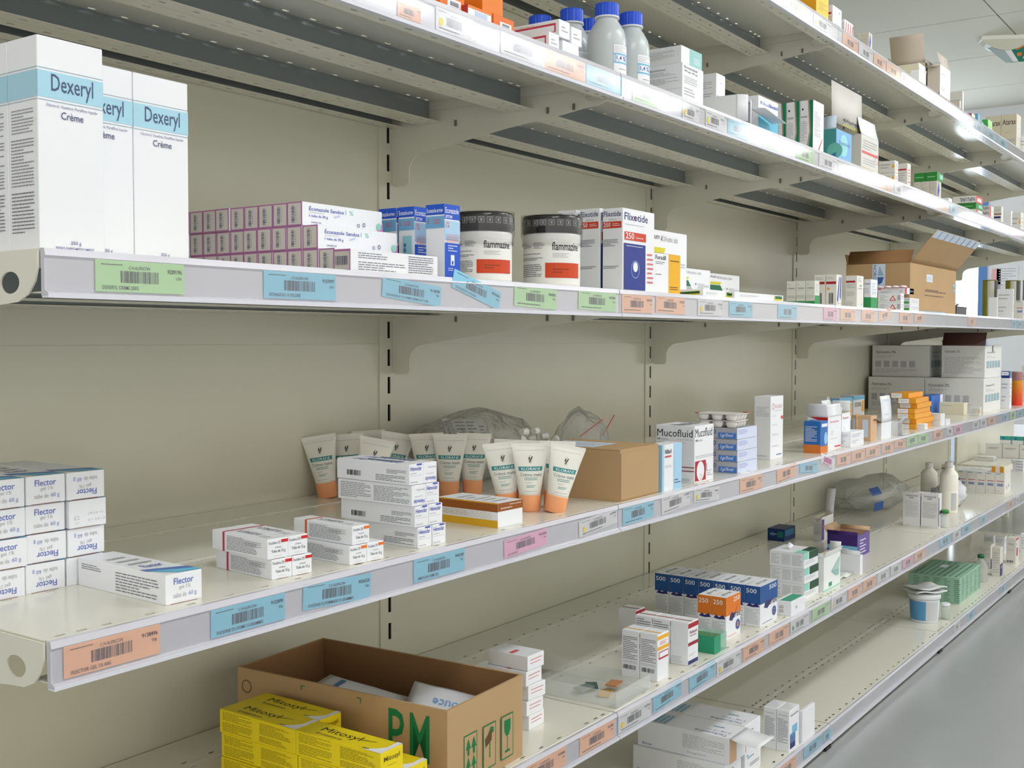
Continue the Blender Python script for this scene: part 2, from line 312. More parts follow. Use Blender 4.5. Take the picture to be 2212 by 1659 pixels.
# brackets
def bracket_mesh():
    c = bpy.data.curves.new('c', 'CURVE'); c.dimensions = '2D'; c.fill_mode = 'BOTH'; c.extrude = .0009
    def poly(ps):
        s = c.splines.new('POLY'); s.points.add(len(ps)-1)
        for q, (a, d) in zip(s.points, ps): q.co = (a, d, 0, 1)
        s.use_cyclic_u = True
    arc = [(-.043-.034*(1-cos(a)), -.118+.030*sin(a)) for a in [radians(v) for v in range(0, 91, 10)]]
    poly([(-.0035,-.0015),(-.0035,-.138),(-.010,-.142),(-.036,-.142),(-.043,-.136)]+arc+[(-.107,-.0835),(-.178,-.074),(-.265,-.0625),(-.366,-.0535),(-.41,-.0475),(-.436,-.0455),(-.452,-.039),(-.4625,-.028),(-.4665,-.016),(-.4665,-.0015)])
    oval = []
    for k in range(20):
        a = 2*pi*k/20; oval.append((-.424+.0155*cos(a)*(1 if abs(cos(a)) < .7 else .97), -.0285+.0098*sin(a)))
    poly(oval)
    o = bpy.data.objects.new('c', c); me = bpy.data.meshes.new_from_object(o); bpy.data.objects.remove(o); me.materials.clear(); me.materials.append(CREAM); me.name = 'bracket_plate'; return me
bm_ = bracket_mesh(); BR = Matrix(((0,0,1,0),(1,0,0,0),(0,1,0,0),(0,0,0,1))); bm_.transform(BR)
hook = MB(); hook.box(-.0045, -.0012, -.0015, .0015, -.0485, -.0386, mat((120,118,108), .5)); hm = hook.mesh('hook')
for lv, zt in ((1, Z1), (2, Z2), (3, Z3), (4, Z4), (5, Z5)):
    for k in range(6):
        o = link('shelf_bracket', bm_, loc=(XB[k], 0, zt)); 
        tag(o, 'cream sheet-metal bracket under the %s shelf at %s' % (LEVN[lv], ['the near left end','the first post','the second post','the third post','the fourth post','the far end post'][k]), 'shelf bracket', 'shelf brackets')
        for yy in (-.15, -.34, -.39): link('hook', hm, o, loc=(0, yy, 0))
# uprights with real slots, and back panels
SLOT_SHADE = mat((58,62,74), .5, name='post_inside_shade')  # shade inside the posts put into the colour, so the slots look dark
def upright():
    b = MB(); H = 1.95; x0 = -.020; a, c_ = .0015, .0095
    b.box(x0, a, -.0028, -.0008, 0, H, CREAMP); b.box(c_, -x0, -.0028, -.0008, 0, H, CREAMP)
    b.box(x0, x0+.0015, -.0008, .05, 0, H, CREAMP); b.box(-x0-.0015, -x0, -.0008, .05, 0, H, CREAMP); b.box(x0, -x0, .05, .0515, 0, H, CREAMP)
    b.box(x0+.0015, -x0-.0015, .02, .021, 0, H, SLOT_SHADE); b.box(a-.003, a-.002, -.0007, .02, 0, H, SLOT_SHADE); b.box(c_+.002, c_+.003, -.0007, .02, 0, H, SLOT_SHADE)
    z = 0; j = 0
    while z < H:
        za = .010+.05*j
        if za > z: b.box(a, c_, -.0028, -.0008, z, min(H, za), CREAMP)
        z = za+.030; j += 1
    return b.mesh('upright')
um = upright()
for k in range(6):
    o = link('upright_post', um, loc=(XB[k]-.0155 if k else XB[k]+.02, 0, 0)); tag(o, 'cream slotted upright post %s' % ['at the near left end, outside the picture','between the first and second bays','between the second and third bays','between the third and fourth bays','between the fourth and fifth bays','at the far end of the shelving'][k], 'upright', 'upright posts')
for k in range(5):
    xa = XB[k]+(.0395 if k == 0 else .004); xb = XB[k+1]-.0345
    for z0, z1, nm in ((.05, .9495, 'lower'), (.9507, 1.94, 'upper')):
        b = MB(); b.box(xa, xb, 0, .0012, z0+.002, z1, CREAMP); b.box(xa, xb, .0012, .014, z0+.002, z0+.0035, CREAMP); b.box(xa, xb, .0012, .014, z1-.0015, z1, CREAMP)
        if nm == 'lower': b.box(xa, xb, .0013, .003, z1+.0001, z1+.0049, CREAMP)
        tag(link('back_panel', b.mesh('back_panel')), 'cream metal %s back panel of the %s' % (nm, BAYN[k]), 'back panel', 'back panels')
# kick plates and feet under the bottom shelves
for k in range(5):
    b = MB(); b.box(XB[k]+.004, XB[k+1]-.004, -.466, -.464, .004, .0305, CREAM)
    tag(link('kick_plate', b.mesh('kick_plate')), 'cream kick plate under the bottom shelf of the %s' % BAYN[k], 'kick plate', 'kick plates')
for k in range(6):
    b = MB(); b.box(XB[k]-.018, XB[k]+.018, -.472, -.43, .0, .008, 'K'); b.box(XB[k]-.01, XB[k]+.01, -.46, 0, .008, .03, CREAM)
    tag(link('base_foot', b.mesh('base_foot')), 'base foot with black pad under %s' % ['the near left end','the first post','the second post','the third post','the fourth post','the far end post'][k], 'foot', 'base feet')
# ================================================================ CARTONS
WH = mat('W', .42, spec=.35)
ART = {}
def box_mesh(kind, w, d, h, seed=0):
    key = (kind, round(w, 4), round(d, 4), round(h, 4))
    if key in _t: return _t[key]
    body, faces = ART[kind]; b = MB(); c = min(.0006, w/8, d/8, h/8)
    # carton with finely chamfered edges
    xs, ys, zs = (0, c, w-c, w), (0, c, d-c, d), (0, c, h-c, h); M = mat(body, .42, spec=.35) if isinstance(body, (str, tuple)) else body
    vs = []; fs = []
    def q(*p): o = len(vs); vs.extend(p); fs.append(tuple(range(o, o+len(p))))
    for X, sg in ((0, 0), (w, 1)): q(*[(X, y, z) for y, z in ((c, c), (d-c, c), (d-c, h-c), (c, h-c))][::1 if sg else -1])
    for Y, sg in ((0, 0), (d, 1)): q(*[(x, Y, z) for x, z in ((c, c), (w-c, c), (w-c, h-c), (c, h-c))][::-1 if sg else 1])
    for Zz, sg in ((0, 0), (h, 1)): q(*[(x, y, Zz) for x, y in ((c, c), (w-c, c), (w-c, d-c), (c, d-c))][::1 if sg else -1])
    for a, s1 in ((0, -1), (1, 1)):
        for e, s2 in ((0, -1), (1, 1)):
            Y, Yi = (0, c) if a == 0 else (d, d-c); Z, Zi = (0, c) if e == 0 else (h, h-c)
            q((c, Y, Zi), (w-c, Y, Zi), (w-c, Yi, Z), (c, Yi, Z))
            X, Xi = (0, c) if a == 0 else (w, w-c); q((X, c, Zi), (X, d-c, Zi), (Xi, d-c, Z), (Xi, c, Z))
            Y, Yi = (0, c) if e == 0 else (d, d-c); q((X, Yi, c), (X, Yi, h-c), (Xi, Y, h-c), (Xi, Y, c))
    b.add(vs, fs, M)
    for f, els in faces.items():
        for ff in f.split('+'):
            T, fw, fh = face_T(ff, w, d, h); art(b, T, fw, fh, els)
    me = b.mesh('carton'); _t[key] = me; return me
def solve(z, B, cx=None, ax=None, ty=None, y=None, w=None, d=None, h=None, yaw=0., x=None):
    if x is not None: P = Vector((x, Y_at(B[0], x, z+.03) if y is None else y, z))
    elif y is not None: P = Vector((X_at(B[0], y, z+.03), y, z))
    else: P = unp(B[0], B[1], z=z)
    c, s = cos(radians(yaw)), sin(radians(yaw)); dx = Vector((c, s, 0)); dy = Vector((-s, c, 0)); zz = Vector((0, 0, .5*((h or .05))))
    if w is None: w = along(P+zz, dx, cx)
    if d is None: d = along(P+zz, dy, ax) if ax is not None else .05
    if h is None: h = Z_at(P.x, P.y, ty)-z
    return P, w, d, h
def carton(kind, z, B, label, group=None, cat='box', name='medicine_box', **k):
    yaw = k.get('yaw', 0.); P, w, d, h = solve(z, B, **k)
    if not (.002 < w < .6 and .002 < d < .45 and .002 < h < .6): print('BAD', label, w, d, h); w, d, h = abs(w) or .03, max(.01, min(abs(d), .3)), max(.01, abs(h))
    if P.y+d > 0 and abs(yaw) < 20: d = max(.01, -.003-P.y)
    o = link(name, box_mesh(kind, w, d, h), loc=P, rz=radians(yaw)); tag(o, label, cat, group); o['dims'] = (w, d, h); return o
def again(o, dx=0, dy=0, dz=0, label=None, rz=None, group=None):
    """one more of the same box, shifted in the box's own axes"""
    c = o.copy(); COL.objects.link(c); a = o.rotation_euler.z
    c.location = o.location+Vector((cos(a)*dx-sin(a)*dy, sin(a)*dx+cos(a)*dy, dz))
    if rz is not None: c.rotation_euler.z += rz
    if label: c['label'] = label
    if group: c['group'] = group
    for ch in o.children:
        q = ch.copy(); COL.objects.link(q); q.parent = c
    return c
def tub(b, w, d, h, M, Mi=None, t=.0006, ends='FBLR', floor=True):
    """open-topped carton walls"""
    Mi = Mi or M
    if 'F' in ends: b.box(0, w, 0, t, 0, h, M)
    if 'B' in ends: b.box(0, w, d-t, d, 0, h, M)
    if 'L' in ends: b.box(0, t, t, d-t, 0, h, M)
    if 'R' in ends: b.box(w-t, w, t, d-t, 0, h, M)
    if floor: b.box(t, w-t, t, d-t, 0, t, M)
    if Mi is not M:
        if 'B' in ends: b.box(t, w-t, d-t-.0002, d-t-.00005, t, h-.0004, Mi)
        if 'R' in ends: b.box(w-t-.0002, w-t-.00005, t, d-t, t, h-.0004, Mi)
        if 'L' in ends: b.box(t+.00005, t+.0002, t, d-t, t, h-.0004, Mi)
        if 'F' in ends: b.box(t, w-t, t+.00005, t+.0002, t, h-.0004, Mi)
def flap(parent, name, p0, p1, out, L, M, els=None, t=.0006, taper=.0, bend=0., els_in=None, label=None):
    """a flap hinged on edge p0-p1, standing out along vector out for length L"""
    p0, p1, out = Vector(p0), Vector(p1), Vector(out).normalized(); e = p1-p0; n = e.cross(out).normalized(); b = MB()
    g = []
    for j in range(7):
        f = j/6; off = out*(L*f)+n*(bend*L*f*f); g.append([p0+e*(taper*f)+off, p1-e*(taper*f)+off])
    b.sheet(g, M, th=t)
    ex = e.normalized(); T = Matrix(((ex.x,out.x,n.x,p0.x),(ex.y,out.y,n.y,p0.y),(ex.z,out.z,n.z,p0.z),(0,0,0,1)))
    if els: art(b, T, e.length, L, els, t/2+.0003)
    if els_in: art(b, T @ Matrix(((-1,0,0,e.length),(0,1,0,0),(0,0,-1,0),(0,0,0,1))), e.length, L, els_in, t/2+.0003)
    o = link(name, b.mesh(name), parent)
    if label: o['label'] = label
    return o
ART['cream_tall'] = ('W', {'F': [('r','C',0,.715,1,.84),('r','sg',0,.85,1,.853),('r','sg',0,.702,1,.705),('t','Dexeryl',(74,88,120),.2,.725,.84,.83,.004),('t','Glycérol, Vaseline, Paraffine liquide',(120,124,160),.12,.672,.9,.69,0),('t','Crème',(84,90,128),.34,.625,.68,.66,.006),
    ('t','250 g',(90,90,150),.46,.03,.62,.052,.002),('t','PIERRE FABRE MEDICAMENT',(96,96,160),.23,.005,.82,.022,.004)], 'L': [('r','C',0,.715,1,.84),('r','sg',0,.85,1,.853),('r','sg',0,.702,1,.705),('l',(150,150,156),.12,.55,.86,.67,8),('l',(140,140,146),.1,.3,.86,.53,15),('l',(120,120,126),.1,.08,.86,.28,12)]})
pk = (172,108,160)
ART['econ'] = ('W', {'L': [('r',pk,0,0,1,1),('r',(204,200,196),.07,.055,.93,.945),('w',(74,78,112),.3,.14,.5,.86,22),('l',(130,130,140),.55,.2,.62,.8,6)], 'F': [('t','Éconazole Sandoz','B',.08,.66,.5,.86,.012),('t','1 %','mi',.52,.66,.62,.86,.01),('l',(170,170,190),.08,.56,.4,.61,1),('t','1 tube de 30 g','B',.08,.36,.3,.5,.01),('p','lb',[(.38,.45),(.45,.55),(.45,.62),(.38,.52)]),('t','SANDOZ','N',.1,.14,.22,.2,.02),
    ('p',(214,120,190),[(.92,.0),(1,0),(1,.5)]),('e','mi',.95,.3,.16),('o','N',.68,.25,.08,.7),('o','N',.75,.3,.09,.7)], 'T': [('t','Éconazole Sandoz','B',.08,.3,.5,.7)], 'Bk': []})
ART['econ_flat'] = ('W', {'L': [('r',pk,0,0,1,1),('r',(196,190,186),.05,.1,.95,.9),('b',(74,78,112),.1,.3,.85,.7,22)], 'F': [('l',(110,110,130),.08,.6,.4,.9,3),('l',(120,120,135),.08,.08,.6,.5,4),('l',(90,90,110),.64,.1,.94,.92,8)]})
ART['arrow'] = ((236,238,244), {'L': [('r',(28,84,200),0,.86,1,1),('t','Econazole-arrow','W',.05,.89,.92,.95,.01),('r',(110,170,214),0,.68,1,.84),('o','r',.45,.77,.03),('o','r',.58,.77,.03),('o','r',.7,.77,.03),('t','1%','r',.08,.74,.2,.81)],
    'F': [('r',(28,84,200),0,.8,1,1),('t','Econazole','W',.05,.88,.92,.955,.01),('t','arrow','W',.06,.81,.5,.855,.01),('r',(170,206,236),0,.52,1,.78),('t','1%','r',.08,.68,.3,.77),('r',(28,84,200),0,0,1,.48),('r','W',.38,.18,.62,.32),('r',(28,60,160),.45,.19,.55,.24),('l','W',.2,.36,.8,.46,3),('l','W',.2,.1,.8,.15,2)]+[('o','r',u,v,.022) for v in (.505,.54,.575) for u in (.15,.32,.49,.66,.83)]})
ART['arrow2'] = (ART['arrow'][0], dict(ART['arrow'][1], L=ART['arrow'][1]['L']+[('r',(150,206,222),.3,.12,.85,.6),('w','N',.36,.18,.5,.5,14)]))
dk = (96,96,110)
ART['flix'] = ('W', {'L': [('t','Flixotide','N',.05,.9,.92,.965,.008),('t','DISKUS','g',.3,.85,.7,.875,.004),('r',(206,66,40),.02,.76,.94,.84),('t','250','W',.06,.775,.4,.828,.02),('l','W',.5,.78,.88,.82,2),('l',dk,.04,.54,.78,.63,5),('l',dk,.06,.27,.82,.31,2)],
    'F': [('t','Flixotide','N',.05,.86,.78,.95,.01),('o','N',.37,.895,.026,.7),('e','R',.37,.895,.014),('l','g',.08,.8,.7,.82,1),('r',(206,66,40),.05,.62,.72,.72),('t','250','W',.08,.635,.34,.71,.02),('l','W',.4,.645,.68,.67,1),('r',(40,56,140),.03,.02,.7,.58),('o',(120,140,200),.38,.27,.11,.86),('e','W',.38,.3,.06),('l','r',.76,.1,.95,.5,7),('l','W',.1,.54,.6,.56,1)], 'T': [('r','rd',.1,.2,.9,.5)]})
ART['foradil'] = ('W', {'F': [('r',(236,176,20),.55,0,1,1),('t','Foradil','K',.06,.84,.44,.95,.02),('l',dk,.06,.72,.4,.8,2),('l',dk,.06,.45,.45,.5,1),('l',(120,90,20),.6,.8,.95,.88,1),('l',(60,50,20),.6,.1,.9,.2,2)], 'L+R+T': [('r',(240,180,60),0,0,1,1)]})
def mylan(top=.7): return [('t','MYLAN adultes / adults','g',.28,.84,.74,.93,.004),('t','pium',dk,.02,.84,.24,.94,.02),('p',(214,204,40),[(0,.66),(.36,.66),(.4,.74),(0,.74)]),('p',(36,110,80),[(0,.46),(.45,.46),(.37,.64),(0,.64)]),('p','g',[(0,.3),(.5,.3),(.46,.44),(0,.44)])]+[('e','W',.05+.09*j,.37,.022,.05) for j in range(5)]+[('e','gr',.58,.55,.03),('l','g',.64,.42,.95,.58,4)]
ART['mylan'] = ('W', {'F': mylan()})
ART['mylan_flat'] = ('W', {'F': [('l','g',.1,.35,.5,.7,2),('r',(214,204,40),.8,.15,.97,.85),('r',(36,110,80),.82,.4,.97,.85)], 'L': [('l','g',.05,.2,.4,.8,4),('p',(214,204,40),[(.5,.1),(.95,.3),(.95,.8),(.5,.6)]),('p',(36,90,50),[(.55,.3),(.95,.45),(.95,.75),(.55,.6)])]})
ART['vita'] = ((222,222,216), {'L': [('e','g',.25,.86,.03),('t','Vitabact',(90,100,120),.15,.68,.9,.74,.01),('l','g',.25,.6,.75,.64,1),('l','g',.1,.3,.9,.42,3),('r',(44,150,84),0,0,1,.17)], 'F': [('l','g',.2,.5,.8,.9,6),('r',(44,150,84),0,0,1,.4)]})
ART['vita_big'] = ('W', {'L': [('t','Vitabact',(60,64,84),.1,.82,.9,.88,.01),('l','g',.1,.5,.8,.7,4),('r',(44,150,84),0,0,1,.38)], 'F': [('l','lb',.15,.5,.85,.9,4),('e','g',.3,.5,.03),('e','g',.65,.5,.03),('r',(44,150,84),0,0,1,.38)]})
ART['redstripe'] = ((232,230,226), {'L': [('r',(176,36,40),.05,.7,.95,.78),('p','y',[(.1,.52),(.4,.52),(.25,.62)]),('b','K',.3,.08,.7,.42,9),('l','g',.1,.84,.8,.93,2)], 'F': [('p','B',[(.1,.2),(.45,.9),(.6,.95),(.3,.1)]),('p','B',[(.6,.3),(.75,.95),(.9,.9),(.8,.2)]),('l','g',.1,.05,.9,.12,1)]})
ART['redstripe_tall'] = ((232,230,226), {'L': [('r',(176,36,40),.05,.78,.85,.84),('l','g',.1,.6,.85,.74,4),('l','g',.1,.35,.8,.5,4),('l','g',.1,.05,.8,.2,3)], 'F': [('l','g',.2,.8,.8,.95,2),('r','gr',.4,.67,.7,.7),('l','k',.2,.58,.8,.62,1),('e','mi',.7,.1,.04)]})
ART['white'] = ('W', {'L+F': [('l','g',.1,.62,.8,.86,2),('l',(190,190,194),.1,.2,.7,.45,2)]})
ART['plain'] = ('W', {}); ART['cream'] = ('cr', {'L': [('l','g',.1,.7,.6,.85,1)]})
ART['warn'] = ('W', {'L': [('l','g',.1,.15,.45,.85,5),('p','r',[(.5,.15),(.8,.15),(.65,.8)]),('p','W',[(.57,.25),(.73,.25),(.65,.62)]),('r','g',.85,.2,.98,.8)], 'F': [('l','g',.1,.3,.9,.8,2)]})
ART['greenlab'] = ('W', {'L': [('e','g',.2,.75,.1),('l','k',.35,.65,.95,.85,1),('r',(70,160,60),.05,.15,.9,.5)], 'F': [('l','g',.1,.2,.9,.8,3)]})
ART['redtab'] = ('W', {'L': [('r','r',.02,.7,.14,.9),('l','g',.2,.7,.8,.85,1),('t','CE','g',.8,.2,.9,.6),('l','g',.1,.2,.6,.5,2)], 'F': [('r',(206,40,70),.0,0,.2,1),('l','g',.4,.3,.9,.7,2)]})
bl = (92,108,190)
ART['flector'] = ('W', {'F': [('t','Flector',bl,.22,.64,.76,.86,.012),('t','gel 1%','g',.36,.44,.68,.6,.002),('t','tube de','g',.2,.2,.56,.36,.002),('t','60 g',(150,160,214),.62,.17,.84,.36,.002),('r',(150,110,90),.12,0,.86,.02)],
    'L': [('l',(120,120,128),.45,.1,.93,.8,7),('l',(110,110,120),.05,.62,.28,.84,3)], 'T': [('p',(90,120,190),[(.0,.2),(1,.06),(1,.16),(0,.28)]),('p',(110,190,226),[(.4,.02),(1,0),(1,.07),(0,.2)]),('t','Flector','B',.25,.3,.75,.4),('l','g',.2,.42,.8,.8,3)]})
ART['flectorU'] = ('W', {'F': [('T','Flector',bl,.24,.14,.78,.36,.012),('T','gel 1%','g',.32,.4,.64,.56,.002),('T','tube de','g',.44,.64,.8,.8,.002),('T','60 g',(150,160,214),.16,.64,.38,.83,.002),('r',(150,110,90),.12,0,.8,.02)], 'T': ART['flector'][1]['T'][:2]})
ART['flectorB'] = ('W', {'F': [('r','g',.14,.3,.26,.42),('r','W',.155,.315,.245,.405),('l','g',.14,.16,.38,.2,1),('t','J 0 0 0 1 0','g',.5,.42,.9,.52,0),('t','0 1  2 0 1 0',(190,190,194),.5,.2,.95,.29,0),('r',(150,110,90),.12,0,.8,.02)], 'T': ART['flector'][1]['T'][:2]})
def fuc(col, stripe, name): return ('W', {'F': [('t','Fucidine 2%',(104,104,110),.06,.74,.62,.88,.006),('r',col,.66,.78,1,.93),('t',name,(104,104,110),.36,.54,.66,.62,.008),('t','Tube de 15 g',(84,84,90),.18,.28,.86,.46,.01),('l','g',.3,.14,.7,.18,1),('r',(120,70,50),.2,0,.8,.02)],
    'L': [('r',stripe,.2,0,.235,1),('l',(124,124,130),.28,.12,.82,.86,10),('l','g',.62,.4,.9,.8,4)], 'T': [('r',stripe,0,.76,1,.8),('S','K',0,0,0,0) if 0 else ('v','FUCIDINE 2%',dk,.35,.3,.7,.7),('l','g',.2,.1,.8,.25,2)]})
ART['fucR'] = fuc((206,36,40), (190,60,96), 'crème'); ART['fucO'] = fuc((232,120,40), (214,104,54), 'pommade')
hb = (58,70,178)
def hem(up): 
    E = [('t','Hémoclar',hb,.06,.68,.86,.88,.012),('l','g',.06,.5,.6,.6,1),('l','g',.06,.42,.85,.46,1),('t','Tube de 30 g',(120,120,130),.06,.08,.55,.17,.002),('r',hb,.5,.93,.86,1)] if up else [('T','Hémoclar',hb,.1,.1,.9,.3,.012),('l','g',.2,.42,.9,.5,1),('T','Tube de 30 g',(120,120,130),.35,.72,.92,.82,.002)]
    return ('W', {'F': E, 'L': ([('b','K',.15,.22,.35,.48,14),('l',(110,110,120),.55,.1,.96,.42,4),('l',(120,120,128),.7,.48,.96,.7,3)] if up else [('l',(128,128,136),.04,.12,.46,.9,9),('l',(128,128,136),.5,.1,.97,.86,10)]), 'T': [('v','Hémoclar',hb,.15,.2,.6,.85,.01),('r',(90,110,90),.62,.2,.8,.7)]})
ART['hem'] = hem(1); ART['hemU'] = hem(0)
ART['brownyel'] = ('W', {'L': [('r',(150,84,24),0,.64,1,1),('r',(220,164,30),0,.96,1,1),('r',(222,170,34),0,0,1,.3),('l',(196,170,120),.06,.36,.9,.6,7)], 'F': [('r',(150,84,24),0,.66,1,1),('l','W',.45,.86,.95,.93,1),('l','W',.1,.73,.95,.82,1)], 'T': [('r',(220,164,30),0,0,.02,1),('l','g',.2,.1,.8,.8,5)]})
ART['niflus'] = ('W', {'F': [('r',(166,208,236),0,0,.1,1),('r',(166,208,236),.58,0,1,1),('t','Nifluril','K',.14,.8,.46,.9,.02),('r','r',.14,.72,.46,.76),('l','g',.14,.5,.5,.56,2),('l',dk,.62,.12,.95,.24,2)], 'L+R': [('r',(166,208,236),0,0,1,1)]})
ART['muco'] = ('W', {'L': [('t','Mucofluid','K',.03,.8,.95,.93,0),('t','Mesna','g',.03,.735,.32,.775,.004),('t','3 ml = 600 mg','g',.55,.735,.96,.77,.002),('l','g',.04,.69,.8,.71,1),('r','rd',.55,.265,1,.28),('r','rd',.55,.2,1,.215),('l','g',.5,.03,.9,.08,2)],
    'F': [('t','Mucofluid','K',.03,.8,.92,.95,0),('t','Mesna','g',.05,.72,.4,.77,.004),('l','g',.05,.42,.98,.48,2),('r',(176,36,50),.03,.03,.58,.38),('e','W',.3,.2,.15,.17),('o','g',.32,.1,.05,.7),('r','g',.6,.18,.64,.32),('l','g',.64,.08,.95,.2,3)], 'T': [('t','Mucofluid','K',.1,.3,.9,.7)]})
ART['ml5'] = ((176,178,188), {'L': [('t','0',(70,90,160),.0,.4,.12,.85,.01),('r',(70,124,208),.22,.04,.97,.56),('i','1g/5ml','W',.3,.1,.85,.48,.012)], 'F': [('r',(214,222,246),0,0,1,1),('l',(120,130,200),.06,.4,.5,.85,5)], 'T': [('l','g',.1,.1,.9,.9,4)]})
ART['oflo'] = ('W', {'L': [('l','g',.1,.68,.9,.84,7),('l','g',.1,.04,.8,.08,1)], 'F': [('o','r',.2,.84,.05,.8),('t','FLOCET',(196,140,160),.36,.81,.9,.86,.004),('l','g',.3,.76,.9,.78,1),('l','g',.1,.68,.4,.7,1),('r','r',.8,.63,1,.68),('l','g',.1,.54,.5,.56,1),('l','g',.1,.38,.6,.41,2),('l','g',.1,.2,.6,.23,1),('l','B',.45,.05,.95,.09,1)]})
ART['bluor'] = ((40,106,184), {'L': [('r',(214,122,50),0,0,1,.27),('l','W',.1,.36,.8,.85,11)], 'F': [('r',(214,122,50),0,0,1,.22),('r','W',.15,.82,.9,.92),('e',(150,200,240),.7,.45,.15,.2)]})
ART['openred'] = ('W', {'F': [('t','Rovamycine','r',.15,.8,.8,.88,.01),('o','g',.3,.5,.07,.8),('l','g',.2,.3,.85,.34,1),('r','r',.5,.04,.95,.09)], 'L': [('p',(196,30,36),[(.1,1),(1,1),(1,.8)])]})
ART['eosine'] = ('W', {'F': [('r',(120,190,230),0,.85,1,1),('t','EOSINE',dk,.15,.6,.7,.76,.01),('r','y',.75,.4,.95,.8),('p',(120,190,230),[(0,0),(1,0),(1,.25),(0,.15)])], 'L': [('r',(120,190,230),0,.9,1,1),('p','y',[(.6,.4),(.95,.4),(.8,.8)])]})
ART['peach'] = ('tan', {'L': [('r','X',.35,.15,.8,.85)], 'F': [('t','COR','k',.35,.78,.65,.85,.01),('l','ob',.15,.68,.85,.72,1),('l','ob',.15,.3,.5,.34,1)]})
ART['orangeflat'] = ((232,160,40), {'L': [('r','W',.04,.05,.62,.95),('l','g',.1,.25,.55,.75,2)], 'F': [], 'R': []})
ART['bluebox'] = ((60,112,196), {'F': [('r','W',.75,.5,1,1)]})
ART['xylo'] = ((226,226,224), {'L': [('t','Xylocaine 2%',(110,110,110),.06,.72,.42,.83,.01),('l','g',.06,.6,.4,.68,2)]+[('r','g',.06+.15*j,.3,.16+.15*j,.5) for j in range(5)]+[('l','g',.06,.12,.8,.26,3)],
    'F': [('t','Xylocaine 2%',(110,110,110),.12,.74,.6,.82,.01),('l','g',.12,.6,.6,.7,2)]+[('r','sg',.1+.17*j,.3,.22+.17*j,.52) for j in range(5)]})
ART['xylo2'] = ((226,226,224), {'L': [('t','Xylocaine 1%',(110,110,110),.06,.76,.42,.86,.01),('l','g',.06,.12,.92,.66,12)], 'F': [('t','Xylocaine 1%',(110,110,110),.12,.74,.6,.84,.01),('l','g',.12,.5,.6,.7,3),('r','R',.12,.18,.45,.25),('r','g',.6,.18,.8,.26)]})
ART['xyloend'] = ((180,180,178), {'F': [('l','k',.2,.7,.7,.8,1),('r','rd',.15,.2,.5,.27)], 'L': ART['xylo'][1]['L']})
ART['navy'] = ((34,46,120), {'L': [('r','W',.05,.4,.9,.9),('r','g',.15,.55,.75,.75)], 'F': [('r',(70,130,170),0,0,1,1)]})
ART['mito'] = ((236,212,26), {'L': [('l',(150,134,20),.04,.56,.44,.94,6),('l',(150,134,20),.04,.08,.44,.5,6),('l',(150,134,20),.54,.4,.94,.88,8),('l',(150,134,20),.54,.08,.9,.34,4)],
    'F': [('t','Mitosyl',(84,74,30),.15,.55,.85,.8,.006),('l',(150,134,20),.3,.4,.8,.45,1)], 'T': []})
ART['pulmR'] = ('W', {'F': [('r',(170,36,44),0,.86,1,.97),('t','Pulmicort',(150,60,80),.15,.72,.9,.8,.01),('t','Turbuhaler',(150,60,80),.15,.66,.8,.7,.006),('r',(150,44,60),0,.45,1,.53),('l','g',.1,.2,.9,.26,2),('r','N',0,.02,.95,.11)], 'L': [('l','g',.06,.04,.7,.2,5)], 'T': [('r',(160,60,60),.35,0,.45,1)]})
ART['pulmR2'] = ('W', {'F': ART['pulmR'][1]['F'], 'L': [('l',dk,.08,.3,.9,.95,12)], 'T': ART['pulmR'][1]['T']})
ART['pulmO'] = ('W', {'F': [('r','y',0,.88,1,.96),('l','r',.2,.76,.8,.84,3),('r','y',0,.66,1,.73),('r',(190,60,80),.1,.46,.95,.62),('r','W',.14,.5,.92,.6)], 'L': [('l',dk,.08,.38,.9,.88,13),('l','g',.08,.3,.9,.36,2),('b','k',.1,.17,.85,.26,18)], 'T': [('r','y',.3,0,.4,1)]})
def seret(c, n): return ('W', {'L': [('r',c,0,.56,1,1),('t',n,'W',.08,.82,.75,.93,.03),('l','g',.06,.06,.9,.44,11),('p',(50,44,110),[(.1,.5),(.3,.58),(.5,.53),(.8,.59),(.95,.5),(.5,.48)])],
    'F': [('r',c,0,.56,1,1),('t',n,'W',.5,.84,.92,.95,.03),('p',(70,56,120),[(.2,.45),(.35,.62),(.6,.56),(.8,.8),(.6,.5),(.4,.4)]),('t','SERETIDE','K',.25,.46,.97,.56,.01),('o',(70,80,150),.8,.26,.12,.5),('e',c,.8,.26,.04),('l',c,.1,.05,.7,.09,1)],
    'T': [('p','W',[(.05,0),(.35,0),(.85,1),(.55,1)]),('t','SERETIDE','k',.2,.4,.8,.6,.01)]})
ART['ser500'] = seret((34,84,150), '500'); ART['ser250'] = seret((222,120,30), '250')
ART['mint'] = ('W', {'L': [('l','g',.05,.15,.28,.85,7),('l','g',.36,.15,.6,.85,7),('l','g',.66,.15,.93,.85,7)], 'F': [('r','mi',0,.55,.3,1),('r','dg',.35,.5,1,1),('l','g',.05,.2,.8,.45,3)], 'T': [('r','dg',.4,0,1,.25),('r','mi',0,0,.4,.3)]})
ART['teal'] = ('W', {'T': [('r',(60,160,130),.05,.1,.95,.8)], 'L': [('w','g',.2,.2,.5,.8,4)], 'F': [('r','g',.3,.4,.4,.6)]})
ART['deepblue'] = ((20,50,110), {'L': [('e',(40,100,160),.3,.55,.25,.2),('l','W',.15,.5,.6,.62,1),('r',(30,120,120),.6,.3,.95,.8)], 'F': [('r',(60,130,170),.1,.4,.9,.9)]})
ART['sail'] = ((236,240,240), {'F': [('p',(150,190,186),[(.42,.5),(.95,.86),(.9,.3),(.7,.32)]),('p',(176,206,200),[(.5,.52),(.92,.8),(.9,.5)]),('r',(60,140,110),.3,.08,.48,.2),('r','mi',0,0,1,.03)], 'L': []})
